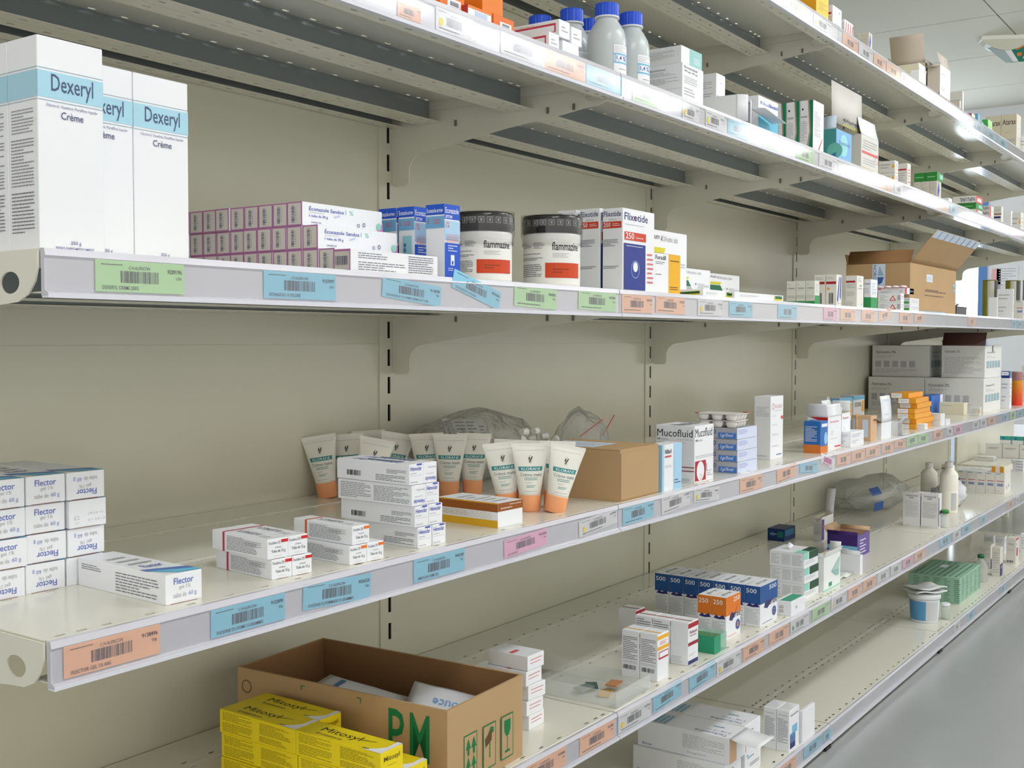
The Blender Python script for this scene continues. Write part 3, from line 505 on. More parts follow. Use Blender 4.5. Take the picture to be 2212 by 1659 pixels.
ART['fineprint'] = ((228,228,230), {'L': [('t','TRANDOSE',dk,.15,.88,.85,.93,.01),('r','g',.35,.82,.62,.87),('l','g',.1,.28,.9,.76,22),('l','g',.05,.02,.75,.05,1)], 'F': [('r','U',0,.05,.2,.9),('r','k',.3,.4,.8,.5)], 'T': [('l','k',.2,.2,.9,.6,2)]})
ART['vent'] = ('W', {'L': [('t','Ventoline','g',.15,.86,.85,.9,.01),('l',(120,124,130),.1,.2,.9,.8,16)], 'F': [('t','Ventoline','k',.1,.84,.9,.89,.01),('r','c',.3,.4,.8,.6),('r',(70,150,196),.1,.3,.6,.42),('r','N',.1,.06,.6,.3),('r',(90,120,170),.1,.2,.6,.36)], 'T': [('l','g',.1,.1,.9,.9,6)]})
ART['terb'] = ('W', {'T': [('v','Terbutaline',(110,120,165),.08,.05,.22,.40,.004),('v','5 mg / 2 ml',(110,120,155),.30,.05,.42,.30,.004),('l','sg',.6,.05,.68,.4,1)]+[('e','c',.1+.1*i,.72+.05*j,.016) for i in range(6) for j in range(3)],
    'L': [('l','g',.5,.3,.95,.84,9),('t','5mg/2ml','g',.55,.1,.75,.2,.01),('t','Arrow',bl,.05,.08,.16,.18)], 'F': [('l',dk,.25,.65,.8,.75,1),('l',dk,.3,.3,.9,.45,2),('e','c',.15,.8,.06),('e','c',.22,.7,.05)]})
ART['bronch'] = ('W', {'L': [('t','Bronchodual',(96,96,100),.05,.85,.5,.9,.01),('l','g',.05,.7,.8,.82,3),('l','g',.05,.5,.9,.66,4),('b','k',.2,.08,.7,.2,14),('r','g',0,.36,1,.365)], 'F': [('t','Bronchodual',(96,96,100),.08,.88,.7,.95,.01),('t','100 µg / 40 µg',(96,96,100),.08,.78,.7,.85,.006),('l','g',.08,.5,.7,.7,4),('l','g',.08,.2,.6,.42,3),('o','g',.2,.12,.05,.8)]})
ART['brteal'] = ((232,234,234), {'L': [('l','g',.05,.3,.8,.8,6)], 'F': [('r',(150,200,200),.4,0,1,1),('l','W',.6,.2,.9,.6,4)]})
ART['elu'] = ('W', {'L': [('l','g',.1,.7,.8,.85,4),('l','g',.1,.2,.85,.62,9)], 'F': [('t','Eludril',bl,.1,.45,.9,.56,.01),('r','y',0,.34,1,.37),('l','g',.4,.8,.8,.84,1)]})
ART['elub'] = ('W', {'L': [('l','g',.1,.3,.85,.9,8)], 'F': [('t','Eludril',bl,.1,.78,.9,.86,.01),('r','y',0,.6,1,.63),('r',(90,180,210),0,0,1,.58)]})
ART['grst'] = ('W', {'L': [('p',(30,130,90),[(.68,1),(1,1),(1,0),(.6,0),(.82,.4)]),('p',(190,110,90),[(.6,1),(.66,1),(.8,.4),(.55,0),(.48,0),(.74,.4)]),('e','N',.2,.83,.02),('t','FLIXONASE',dk,.08,.66,.55,.7,.01),('l','g',.08,.2,.55,.6,12)], 'F': [('e','lb',.2,.85,.02),('l','g',.1,.3,.7,.8,12),('p','r',[(.4,0),(.5,0),(.9,.3),(.85,.3)])]})
ART['nut'] = ((70,150,150), {'L': [('e',(110,190,180),.9,.3,.25),('p',(50,120,170),[(0,0),(1,0),(1,.25),(0,.1)])], 'F': [('r',(120,176,224),0,0,1,1),('e',(150,212,220),.5,.55,.35),('o',(90,170,190),.5,.6,.16,.93),('t','Nutriini','B',.2,.55,.85,.67,.0)]})
ART['chlor'] = ((214,212,208), {'F': [('r','r',.05,.5,.95,.57),('o','r',.9,.45,.14,.9),('l','g',.1,.2,.8,.4,3),('h',(190,180,30),0,0,.7,.12,9),('l','g',.1,.62,.9,.9,4)]})
ART['hyd'] = ((226,224,220), {'L': [('r','R',.1,.72,.9,.78),('l','g',.1,.1,.8,.65,6)], 'F': [('l','r',.2,.2,.8,.8,5)]})
ART['hydw'] = ((226,224,220), {'L': [('l','g',.1,.3,.7,.8,2),('p','y',[(.8,.4),(.98,.4),(.89,.8)])], 'F': [('l','g',.2,.2,.8,.8,3)]})
ART['green'] = ((50,134,60), {'L': [('l','lg',.15,.35,.85,.6,1)], 'F': [('r','mi',.4,.3,.9,.8)]})
ART['niflT'] = ((226,224,220), {'L': [('T','NIFLURIL','N',.3,.2,.95,.75,.02)], 'F': [('r','r',0,0,1,1),('r','W',.2,.2,.8,.7),('l','g',.3,.3,.7,.6,2)]})
ART['nifl'] = ((226,224,220), {'L': [('T','NIFL','N',.1,.2,.9,.8,.02)], 'F': [('r','r',0,0,.3,1)]})
ART['pile'] = ((220,218,214), {'L': [('r','rd',0,.55,1,.6),('l','g',.1,.75,.8,.85,1),('r','N',0,.35,.9,.45)], 'F': []})
ART['redline'] = ((228,226,222), {'L': [('r',(70,150,170),.1,.92,.6,.95),('r',(186,60,60),.15,.58,.9,.61),('r',(140,150,190),.2,.36,.85,.48),('l','g',.15,.1,.5,.16,1)], 'F': [('r',(110,120,170),.3,.2,.4,.35),('r',(110,120,170),.6,.25,.7,.4)]})
ART['stack2'] = ((220,218,214), {'L': [('l','k',.15,.6,.8,.75,2)], 'F': [('r',(110,160,200),.4,.1,.95,.4),('l','g',.3,.5,.9,.8,3)]})
ART['tealtop'] = ((220,222,222), {'L+F': [('r',(60,160,140),0,.5,1,1),('e','BL',.3,.72,.14)]})
ART['purpleline'] = ((222,222,226), {'L': [('r',(120,110,170),.4,.8,1,.88),('r',(120,110,170),.4,.25,1,.33),('l','g',.05,.4,.9,.6,2)], 'F': []})
ART['oramp'] = ((228,224,208), {'L': [('r',(226,150,30),0,0,.3,1),('r',(226,150,30),.65,0,.95,1)], 'F': []})
ART['redsq'] = ((222,220,214), {'L': [('t','PARAL',dk,.2,.75,.8,.8),('l','g',.2,.5,.8,.6,2),('b','k',.1,.05,.8,.13,10)], 'F': [('r','R',0,.92,.8,1),('r',(180,40,70),.2,.3,.6,.62),('l',bl,.1,.7,.3,.85,1)]})
ART['bluelab'] = ((224,220,212), {'L': [('l','g',.1,.1,.85,.85,9)], 'F': [('r','N',0,0,.9,.42),('e','lb',.5,.3,.05)]})
ART['ora_top'] = ((230,124,24), {'F': [('p',(250,220,190),[(0,.75),(1,.9),(1,1),(0,.9)])]})
ART['ora_white'] = ('W', {'F': [('r','O',0,.8,1,1),('r','lb',.3,.3,.8,.7)], 'T': [('r','O',0,0,1,1)], 'L': [('r',(180,50,30),0,0,1,1)]})
ART['ora_or'] = ((226,110,30), {'F': [('r','W',.3,.1,.85,.6),('w',dk,.4,.15,.75,.55,6)]})
ART['redrect'] = ('W', {'L': [('r',(200,60,80),.3,.3,.95,.8),('r','W',.32,.33,.93,.68),('l','ob',.3,.83,.9,.9,1)], 'F': [('l','g',.2,.3,.8,.7,2)]})
ART['yeltall'] = ((226,160,30), {'F': [('r',(244,196,70),0,0,1,1),('l',(180,130,30),.2,.3,.9,.6,4),('t','a',(150,110,30),.5,.85,.7,.93)]})
ART['doct'] = ('W', {'L': [('r','R',0,.62,.7,.7),('l','g',.1,.3,.8,.55,3)], 'F': [('e','g',.7,.8,.08),('l','g',.2,.4,.9,.46,1),('l','g',.2,.2,.9,.3,3)]})
ART['redV'] = ('W', {'F': [('p','r',[(.1,.3),(.3,.9),(.45,.9),(.3,.2)]),('p','r',[(.6,.2),(.75,.85),(.95,.85),(.8,.15)])], 'L': [('l','g',.1,.3,.8,.8,4)]})
ART['warnG'] = ((206,202,192), {'L': [('l','k',.25,.85,.7,.88,1),('l','g',.1,.5,.8,.7,3),('p','y',[(.1,.2),(.35,.2),(.22,.4)])], 'F': [('p','B',[(.2,0),(.6,.5),(.4,1),(.1,.5)])]})
ART['atarax'] = ((208,200,182), {'L': [('t','Atarax',(70,66,60),.08,.78,.95,.9,.01),('l','g',.2,.6,.7,.64,1),('r','g',.3,.42,.9,.48),('l','g',.3,.02,.6,.05,1),('o','k',.8,.12,.04)], 'F': [('l','X',.2,.2,.8,.8,6)]})
ART['mag'] = ((180,80,150), {'F': [('r','cr',.0,0,1,1)]}); ART['lightbl'] = ((110,170,210), {'L': [('r','W',.3,.2,.8,.7)]}); ART['limeg'] = ((70,176,90), {'F': [('r',(170,220,150),0,0,1,1)]}); ART['yelsm'] = ((226,176,50), {'F': [('l','k',.2,.2,.8,.8,3)]})
ART['whiterow'] = ('W', {'F': [('l','r',.15,.62,.9,.76,1),('l','r',.15,.4,.8,.52,1)], 'T': [('r','r',.05,.4,.5,.5)], 'L': []})
ART['mintstripe'] = ((150,190,166), {'L+F': [('l',(90,140,120),.1+.2*j,.05,.22+.2*j,.95,12) for j in range(5)], 'T': [('l',(90,140,120),.05,.05,.95,.95,8),('r','W',.55,.5,.72,.65)]})
# ================================================================ EYE-LEVEL SHELF (Z3)
g = 'tall cream cartons with a light blue band'
o = carton('cream_tall', Z3, (85,540), 'tall white cream carton with light blue band, largest and nearest at the left', g, y=-.45, cx=224, d=.0455, h=.187)
again(o, dy=.0462, label='tall white cream carton cut by the left edge of the picture, behind the nearest one')
o3 = carton('cream_tall', Z3, (291,540), 'tall white cream carton with light blue band beside the purple-edged small cartons', g, y=-.40, cx=407, d=.0455, h=.187)
w = o3['dims'][0]; again(o3, dx=-(w+.0008), label='tall white cream carton half hidden behind the nearest tall one')
# purple edged flat cartons stacked with their ends towards the left
g = 'stacked white cartons with purple-edged bar code ends'; x0 = .3985; p = .0257
rows = [('bottom', 0, -.4295, 11), ('middle', 1, -.4025, 10), ('top', 2, -.3775, 9)]
ORD = ['nearest', 'second', 'third', 'fourth', 'fifth', 'sixth', 'seventh', 'eighth', 'ninth', 'tenth', 'eleventh']
rg = random.Random(4); base = None
for nm, k, ys0, n in rows:
    for j in range(n):
        lab = 'white carton with purple-edged end, %s from the front in the %s row of the stack' % (ORD[j], nm)
        if base is None: base = carton('econ', Z3, (720,540), lab, g, x=x0, y=ys0, w=.1425, d=.0252, h=.0284); base.location.x = x0; bl0 = base.location.copy(); continue
        o = again(base, label=lab); o.location = (x0+rg.uniform(-.0015, .0015), ys0+p*j, Z3+.0288*k)
carton('econ_flat', Z3, (757,540), 'white carton lying flat with dense grey print in front of the purple-edged stack', None, y=-.457, w=.160, d=.0262, h=.0262)
g = 'tall blue-topped white cartons'; xa = .5722
for j, (yy, kd, lab) in enumerate([(-.455,'arrow','nearest tall carton with blue top and blue lower front beside the left jar'),(-.405,'arrow2','blue-topped carton with a pale blue sticker, second of the three'),(-.374,'arrow','blue-topped carton farthest back, mostly hidden by the flat white cartons')]):
    carton(kd, Z3, (0,0), lab, g, x=xa, y=yy, w=.0319, d=.0305 if j != 1 else .027, h=.0949)
# ---- jars
def jar(px, yc, r, h, lab):
    X = X_at(px, yc, Z3+.05); t = link('cream_jar', None, loc=(X, yc, Z3)); tag(t, lab, 'jar', 'large white jars with black lids')
    b = MB(); b.lathe([(r*.92,0),(r*.95,.002),(r*.95,h-.028),(r*.9,h-.026)], mat((240,240,238), .25), 48); link('jar_body', b.mesh('jar_body'), t)
    b = MB(); b.lathe([(r*.955,.004),(r*.957,h-.03)], mat((240,240,238), .35), 48, caps=False)
    def cyl(els, a0, a1, z0, z1, rr, lay=.0003):       # printed on the curved side between angles
        tmp = MB(); art(tmp, Matrix(), a1-a0, z1-z0, els, 0)
        for i in range(len(tmp.f)):
            f = tmp.f[i]; vs = []
            q = [tmp.v[k] for k in f]; ux = [v[0] for v in q]
            if max(ux)-min(ux) > .25 and len(q) == 4:
                N = int((max(ux)-min(ux))/.12)+1; xa_, xb_ = min(ux), max(ux); ya_, yb_ = min(v[1] for v in q), max(v[1] for v in q)
                for s in range(N):
                    u0, u1 = xa_+(xb_-xa_)*s/N, xa_+(xb_-xa_)*(s+1)/N
                    vs = [(u0, ya_), (u1, ya_), (u1, yb_), (u0, yb_)]; R_ = rr+lay+q[0][2]*.5
                    b.add([(R_*cos(a0+u), R_*sin(a0+u), z0+v) for u, v in vs], [(0,1,2,3)], tmp.mats[tmp.m[i]])
            else:
                R_ = rr+lay+q[0][2]*.5; b.add([(R_*cos(a0+v[0]), R_*sin(a0+v[0]), z0+v[1]) for v in q], [tuple(range(len(q)))], tmp.mats[tmp.m[i]])
    th = math.atan2(CAMP.y-yc, CAMP.x-X); A = th-1.45
    cyl([('t','flammazine','K',.56,.72,.98,.92,.02),('l','g',.57,.54,.8,.66,3),('r',(206,70,30),.47,.06,1,.42),('l',(120,60,30),.58,.16,.8,.3,2),('l',dk,.02,.78,.26,.92,4),('l',dk,.3,.76,.46,.92,5),('l',dk,.02,.48,.44,.56,2),('l',dk,.02,.08,.42,.4,7),('l',dk,.02,.62,.4,.66,1)], A, A+2.6, .010, h-.036, r*.957)
    link('label', b.mesh('label'), t)
    b = MB(); LK = mat((30,30,34), .25); b.lathe([(r*.96,h-.027),(r,h-.025),(r*1.0,h-.004),(r*.97,h),(r*.5,h+.0008)], LK, 48)
    LT = mat((150,150,152), .3)
    for k in range(22):
        a = 2*pi*k/22; R_ = r+.0004
        for zz in (h-.012,):
            T = Matrix.Translation((0,0,zz)) @ Matrix.Rotation(a, 4, 'Z') @ Matrix(((0,0,1,R_),(1,0,0,0),(0,1,0,0),(0,0,0,1)))
            s_ = .0042; b.add([(-s_,-s_,0),(s_,-s_,0),(s_,s_,0),(-s_,s_,0)], [(0,1,2,3)], LT, T); b.add([(-s_*.8,-s_*.8,.0003),(s_*.8,-s_*.8,.0003),(s_*.8,s_*.8,.0003),(-s_*.8,s_*.8,.0003)], [(0,1,2,3)], LK, T); b.add([(-s_*.3,-s_*.5,.0006),(s_*.3,-s_*.5,.0006),(s_*.3,s_*.5,.0006),(-s_*.3,s_*.5,.0006)], [(0,1,2,3)], LT, T)
    link('lid', b.mesh('lid'), t)
    b = MB(); rg = random.Random(int(px)); N = 40; g_ = [[(( (r+.0012+.0012*rg.random())*(1 if zz > h-.03 else .965))*cos(2*pi*k/N), ((r+.0012+.0012*rg.random())*(1 if zz > h-.03 else .965))*sin(2*pi*k/N), zz) for k in range(N)] for zz in (h-.045,h-.036,h-.028,h-.018,h-.008,h+.0016)]
    for row in g_: row.append(row[0])
    b.sheet(g_, SHRINK, th=.00005); link('shrink_film', b.mesh('shrink_film'), t)
jar(1044, -.405, .0425, .0985, 'large white jar with black lid and red-orange label block beside the blue-topped cartons')
jar(1192, -.412, .0455, .108, 'large white jar with black lid in shiny film beside the red and blue inhaler cartons')
# ---- cartons to the right of the jars
g = 'white cartons with orange 250 band'
xf = 1.0336
for yy, dd, lab in ((-.455,.0375,'tall white carton with big blue picture panel and orange 250 band, nearest of three'),(-.412,.0385,'tall white carton with orange 250 band, middle of three beside the right jar'),(-.367,.036,'tall white carton with orange 250 band, farthest back behind the right jar')):
    carton('flix', Z3, (0,0), lab, g, x=xf, y=yy, w=.108 if yy < -.45 else .106, d=dd, h=.134 if yy < -.45 else .136)
carton('foradil', Z3, (1412,600), 'white and yellow carton in front of the large green-striped one', None, y=-.455, cx=1469, d=.05, ty=545)
g = 'white capsule cartons with green and yellow stripe'
carton('mylan', Z3, (1404,600), 'largest white carton with green and yellow stripe, behind the white and yellow carton', g, y=-.39, cx=1483, d=.06, ty=494)
carton('mylan', Z3, (1456,600), 'white carton with green and yellow stripe, middle one of three standing', g, y=-.31, cx=1534, d=.04, ty=576)
carton('mylan', Z3, (1530,600), 'small white carton with green and yellow stripe, rightmost of three standing', g, y=-.24, cx=1597, d=.03, ty=589)
carton('mylan_flat', Z3, (1519,600), 'flat white carton with green corner lying tilted on the eye-level shelf', None, y=-.455, cx=1580, d=.13, h=.014, yaw=2)
carton('mylan_flat', Z3, (1587,600), 'lowest flat white carton lying in front at the shelf edge', None, y=-.463, cx=1692, d=.10, ty=630)
g = 'narrow cartons with green base'; X0 = X_at(1760, -.44, 1.07)
for j, nm in enumerate(('nearest', 'middle', 'farthest')):
    carton('vita', Z3, (0,0), 'narrow light carton with green base, %s of three in a row' % nm, g, x=X0, y=Y_at(1760-20.5*j, X0, 1.07), w=.03, d=Y_at(1760-20.5*(j+1), X0, 1.07)-Y_at(1760-20.5*j, X0, 1.07)-.0008, h=.056)
g = 'white cartons with red band and blue stripes'; X0 = X_at(1807, -.455, 1.07)
for j, nm in enumerate(('nearest', 'farther')):
    carton('redstripe', Z3, (0,0), 'white carton with red band and blue slanted stripes, %s of two' % nm, g, x=X0, y=Y_at(1807-24.5*j, X0, 1.07), w=.036, d=Y_at(1807-24.5*(j+1), X0, 1.07)-Y_at(1807-24.5*j, X0, 1.07)-.001, h=.0745)
carton('redstripe_tall', Z3, (1851,600), 'taller white carton with red band right of the blue-striped pair', None, y=-.46, cx=1865, ax=1826, ty=595)
carton('vita_big', Z3, (1881,600), 'white carton with bright green base in front of the brown box', None, y=-.462, cx=1895, ax=1866, ty=603)
A0 = X_at(1930, -.455, 1.05)
o = carton('warn', Z3, (1946,600), 'white carton with red warning triangle, bottom of the pile by the brown box', 'white cartons with warning triangle', y=-.455, w=.03, ax=1896, h=.0235)
again(o, dz=.0238, label='white carton with red warning triangle, lying on a matching one by the brown box')
o = carton('greenlab', Z3, (1966,600), 'white carton with green patch, bottom of the pair touching the brown box', 'white cartons with green patch', y=-.463, cx=1985, ax=1945, h=.018)
again(o, dz=.0183, label='white carton with green patch, upper of the pair touching the brown box')
o = carton('redtab', Z3+.0480, (1955,600), 'white carton with red end stripe on top of the warning triangle cartons', None, y=-.450, cx=1974, ax=1896, h=.017)
def blister(P, w, d, n, m_, lab, yaw=0, grp=None, foil='q', dome='W', dz=0, down=False, h=.007):
    t = link('blister_pack', None, loc=P, rz=radians(yaw)); tag(t, lab, 'blister pack', grp)
    b = MB(); b.box(0, w, 0, d, 0 if not down else h-.0006, .0006 if not down else h, foil); link('foil_card', b.mesh('foil_card'), t)
    b = MB(); rr = min(w/n, d/m_)*.4
    for i in range(n):
        for j in range(m_):
            c_ = Matrix.Translation((w*(i+.5)/n, d*(j+.5)/m_, .0006 if not down else h-.0006)) @ Matrix.Diagonal((1, 1, -1 if down else 1, 1))
            b.lathe([(rr,0),(rr*.92,(h-.001)*.7),(rr*.6,(h-.001)*.97),(.0003,h-.001)], dome, 12, c_, sx=w/n/2*.8/rr, sy=d/m_/2*.8/rr)
    q = link('blister_domes', b.mesh('blister_domes'), t); q['kind'] = 'stuff'
    return t
P = Vector(o.location); blister(P+Vector((-.002, -.001, .0172)), .035, .125, 2, 6, 'white blister strip with red rims on top of the carton pile by the brown box', foil='r')
# brown box with raised flap
P, w, d, h = solve(Z3, (1965,600), y=-.45, cx=2064, ax=1827, ty=567)
t = link('cardboard_box', None, loc=P); tag(t, 'brown open cardboard box with raised flap on the eye-level shelf', 'cardboard box')
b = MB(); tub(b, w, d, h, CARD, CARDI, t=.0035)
art(b, face_T('F', w, d, h)[0], w, h, [('r','X',.33,.66,.46,.82),('l','g',.35,.69,.44,.78,3),('l',(120,90,80),.3,.42,.78,.5,1),('l',(120,90,80),.32,.46,.8,.52,1),('l',(120,90,80),.3,.34,.72,.4,1),('r','sg',.92,.5,1,.58),('r','sg',.92,.62,1,.7),('p','sg',[(0,0),(.9,0),(.7,.04),(.2,.035)])])
art(b, face_T('L', w, d, h)[0], d, h, [('r','X',.42,.42,.62,.99),('V','NORGINE','B',.43,.5,.48,.97,.01),('p',(150,180,206),[(.5,.75),(.6,.75),(.53,.95)]),('p',(60,100,170),[(.5,.72),(.6,.72),(.57,.6),(.51,.56)])])
link('box_walls', b.mesh('box_walls'), t)
flap(t, 'raised_flap', (0, .002, h), (w, .002, h), (.0, -.52, .62), .115, CARD, [('r','X',.0,.78,1,1)]+[('r',(150,160,190),.1+.13*j,.78,.12+.13*j,.98) for j in range(7)], t=.003, label='brown flap with white printed edge')
flap(t, 'side_flap', (.002, d, h), (.002, 0, h), (.25, 0, .3), .05, CARDI, t=.003)
flap(t, 'back_flap', (w, d-.004, h), (0, d-.004, h), (0, .1, .4), .03, CARDI, t=.003)
# dark case with white cord, cans and boxes of the far bay
P = Vector((X_at(2066, -.40, 1.05), -.40, Z3)); t = link('dark_case', None, loc=P); tag(t, 'small dark grey case with white cord on top, between brown box and cans', 'case')
b = MB(); b.box(0, .14, 0, .09, 0, .028, mat((70,66,76), .4)); b.box(-.001, .141, -.001, .091, .028, .033, mat((54,52,62), .4)); link('case_body', b.mesh('case_body'), t)
b = MB()
for j in range(22):
    a0 = 2*pi*j/22*2.2; a1 = 2*pi*(j+1)/22*2.2; c0 = Vector((.03+.014*cos(a0)+.002*j, .02+.01*sin(a0), .0365+.008*abs(sin(a0/2)))); c1 = Vector((.03+.014*cos(a1)+.002*(j+1), .02+.01*sin(a1), .0365+.008*abs(sin(a1/2))))
    dr = (c1-c0); q = dr.to_track_quat('Z', 'Y').to_matrix().to_4x4(); q.translation = c0; b.lathe([(.0022,0),(.0022,dr.length)], 'W', 8, q)
link('cord', b.mesh('cord'), t)
def can(px, yc, r, top, lab):
    X = X_at(px, yc, 1.08); h = Z_at(X, yc, top)-Z3; t = link('metal_canister', None, loc=(X, yc, Z3)); tag(t, lab, 'canister', 'silver, olive and black canisters')
    b = MB(); N = 48
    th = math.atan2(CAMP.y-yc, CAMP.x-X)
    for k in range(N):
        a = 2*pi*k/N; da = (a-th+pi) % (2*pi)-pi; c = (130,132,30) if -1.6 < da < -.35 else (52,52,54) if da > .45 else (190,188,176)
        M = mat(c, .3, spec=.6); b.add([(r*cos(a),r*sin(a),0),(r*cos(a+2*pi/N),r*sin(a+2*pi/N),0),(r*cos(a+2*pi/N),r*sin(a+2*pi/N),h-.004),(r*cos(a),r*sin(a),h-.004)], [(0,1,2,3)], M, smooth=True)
    link('can_body', b.mesh('can_body'), t); b = MB(); b.lathe([(r,h-.004),(r*1.01,h-.002),(r*.98,h),(r*.9,h-.002),(.001,h-.003)], mat((120,120,60), .35), N); link('rim', b.mesh('rim'), t)
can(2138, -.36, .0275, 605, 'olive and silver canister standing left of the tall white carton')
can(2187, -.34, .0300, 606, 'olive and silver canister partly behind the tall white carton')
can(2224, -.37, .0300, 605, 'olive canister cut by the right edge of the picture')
carton('white', Z3, (2188,600), 'tall white carton with thin rules standing in front of the canisters', None, y=-.45, w=.012, ax=2153, ty=624)
carton('plain', Z3, (2154,600), 'narrow white carton touching the left side of the tall carton by the canisters', None, y=-.445, w=.008, d=.03, ty=642)
carton('redline', Z3, (2211,600), 'small white carton with dark red line at the right edge of the eye-level shelf', None, y=-.455, w=.02, ax=2194, ty=649)
# ================================================================ BELOW-EYE-LEVEL SHELF (Z4)
g = 'white gel cartons with blue lettering'; P0 = Vector((.0936, -.2886, Z4)); cw, ch, cdp = .0455, .0300, .150
UPR = {(0,1):'flectorU',(0,2):'flectorB',(1,1):'flectorU',(1,2):'flectorU',(0,0):'flectorU',(1,0):'flector',(2,2):'flectorB',(3,2):'flectorU'}
nmR = ['bottom', 'second', 'third', 'top']; colx = {0: -.0474, 1: 0, 2: .0470}; nmC = {0: 'left', 1: 'middle', 2: 'right'}
rg = random.Random(7)
for r_ in range(4):
    for c_ in (-1, 0, 1, 2):
        if c_ == -1: continue
        if r_ == 0 and c_ == 2: kd = 'plain'
        else: kd = UPR.get((r_, c_), 'flector')
        k_ = kd if (r_, c_) not in ((2,1),(3,1),(2,0),(3,0)) else 'flector'
        lab = 'white gel carton with blue lettering, %s column, %s row of the stack at the left' % (nmC[c_], nmR[r_])
        o = link('medicine_box', box_mesh(k_, cw-.0006, cdp, ch-.0005), loc=P0+Vector((colx[c_]+rg.uniform(-.001, .001)-(.002 if r_ in (0, 3) else 0), rg.uniform(-.003, .003), r_*(ch+.0006))), rz=radians(rg.uniform(-1, 1)))
        tag(o, lab, 'box', g)
carton('flector', Z4, (358,1309), 'white gel carton with blue lettering lying alone at the shelf edge', g, w=.0434, d=.1545, h=.030, yaw=-2.5)
g = 'white cream cartons with red block'
o = carton('fucR', Z4, (587,1253.5), 'cream carton with red block, lower left of the group of four', g, w=.0275, d=.104, h=.0222, yaw=-6)
again(o, dx=.0280, label='cream carton with red block, lower right of the group of four')
u = again(o, dx=-.0045, dy=.001, dz=.0225, label='cream carton with red block, upper left of the group of four'); again(u, dx=.0282, dy=.001, label='cream carton with red block, upper right of the group of four')
g = 'white ointment cartons with orange block'
o = carton('fucO', Z4, (755,1222), 'ointment carton with orange block, lower left of the group of three', g, w=.0275, d=.104, h=.0222, yaw=-4)
again(o, dx=.0280, label='ointment carton with orange block, lower right of the group of three')
again(o, dx=.0055, dz=.0225, dy=.001, label='ointment carton with orange block, single one on top')
g = 'white cartons with dark blue lettering stacked in pairs'; o = None
HP = [(0,0,'hem'),(0,.0278,'hem'),(-.004,0,'hem'),(-.004,.0262,'hem'),(-.008,0,'hemU'),(-.008,.0262,'hem'),(-.011,0,'hem'),(-.011,.0262,'hemU')]
for j, (dx, dx2, kd) in enumerate(HP):
    r_ = j//2; lab = 'white carton with dark blue lettering, %s of the %s pair in the tall stack' % (('left', 'right')[j % 2], ('bottom', 'second', 'third', 'top')[r_])
    if o is None: o = carton(kd, Z4, (903,1185.5), lab, g, w=.0257, d=.132, h=.0262, yaw=-3); base = o; continue
    q = link('medicine_box', box_mesh(kd, .0257, .132, .0262), loc=base.location+Vector((dx+dx2, (-.001 if j % 2 else 0)+(.0015*r_), r_*.0268)), rz=radians(-3+(.6 if j % 3 else -.6))); tag(q, lab, 'box', g)
carton('brownyel', Z4, (1075.6,1141.4), 'brown, white and yellow carton lying in front of the hand cream tubes', None, cx=1129, d=.112, h=.0345, yaw=-2)
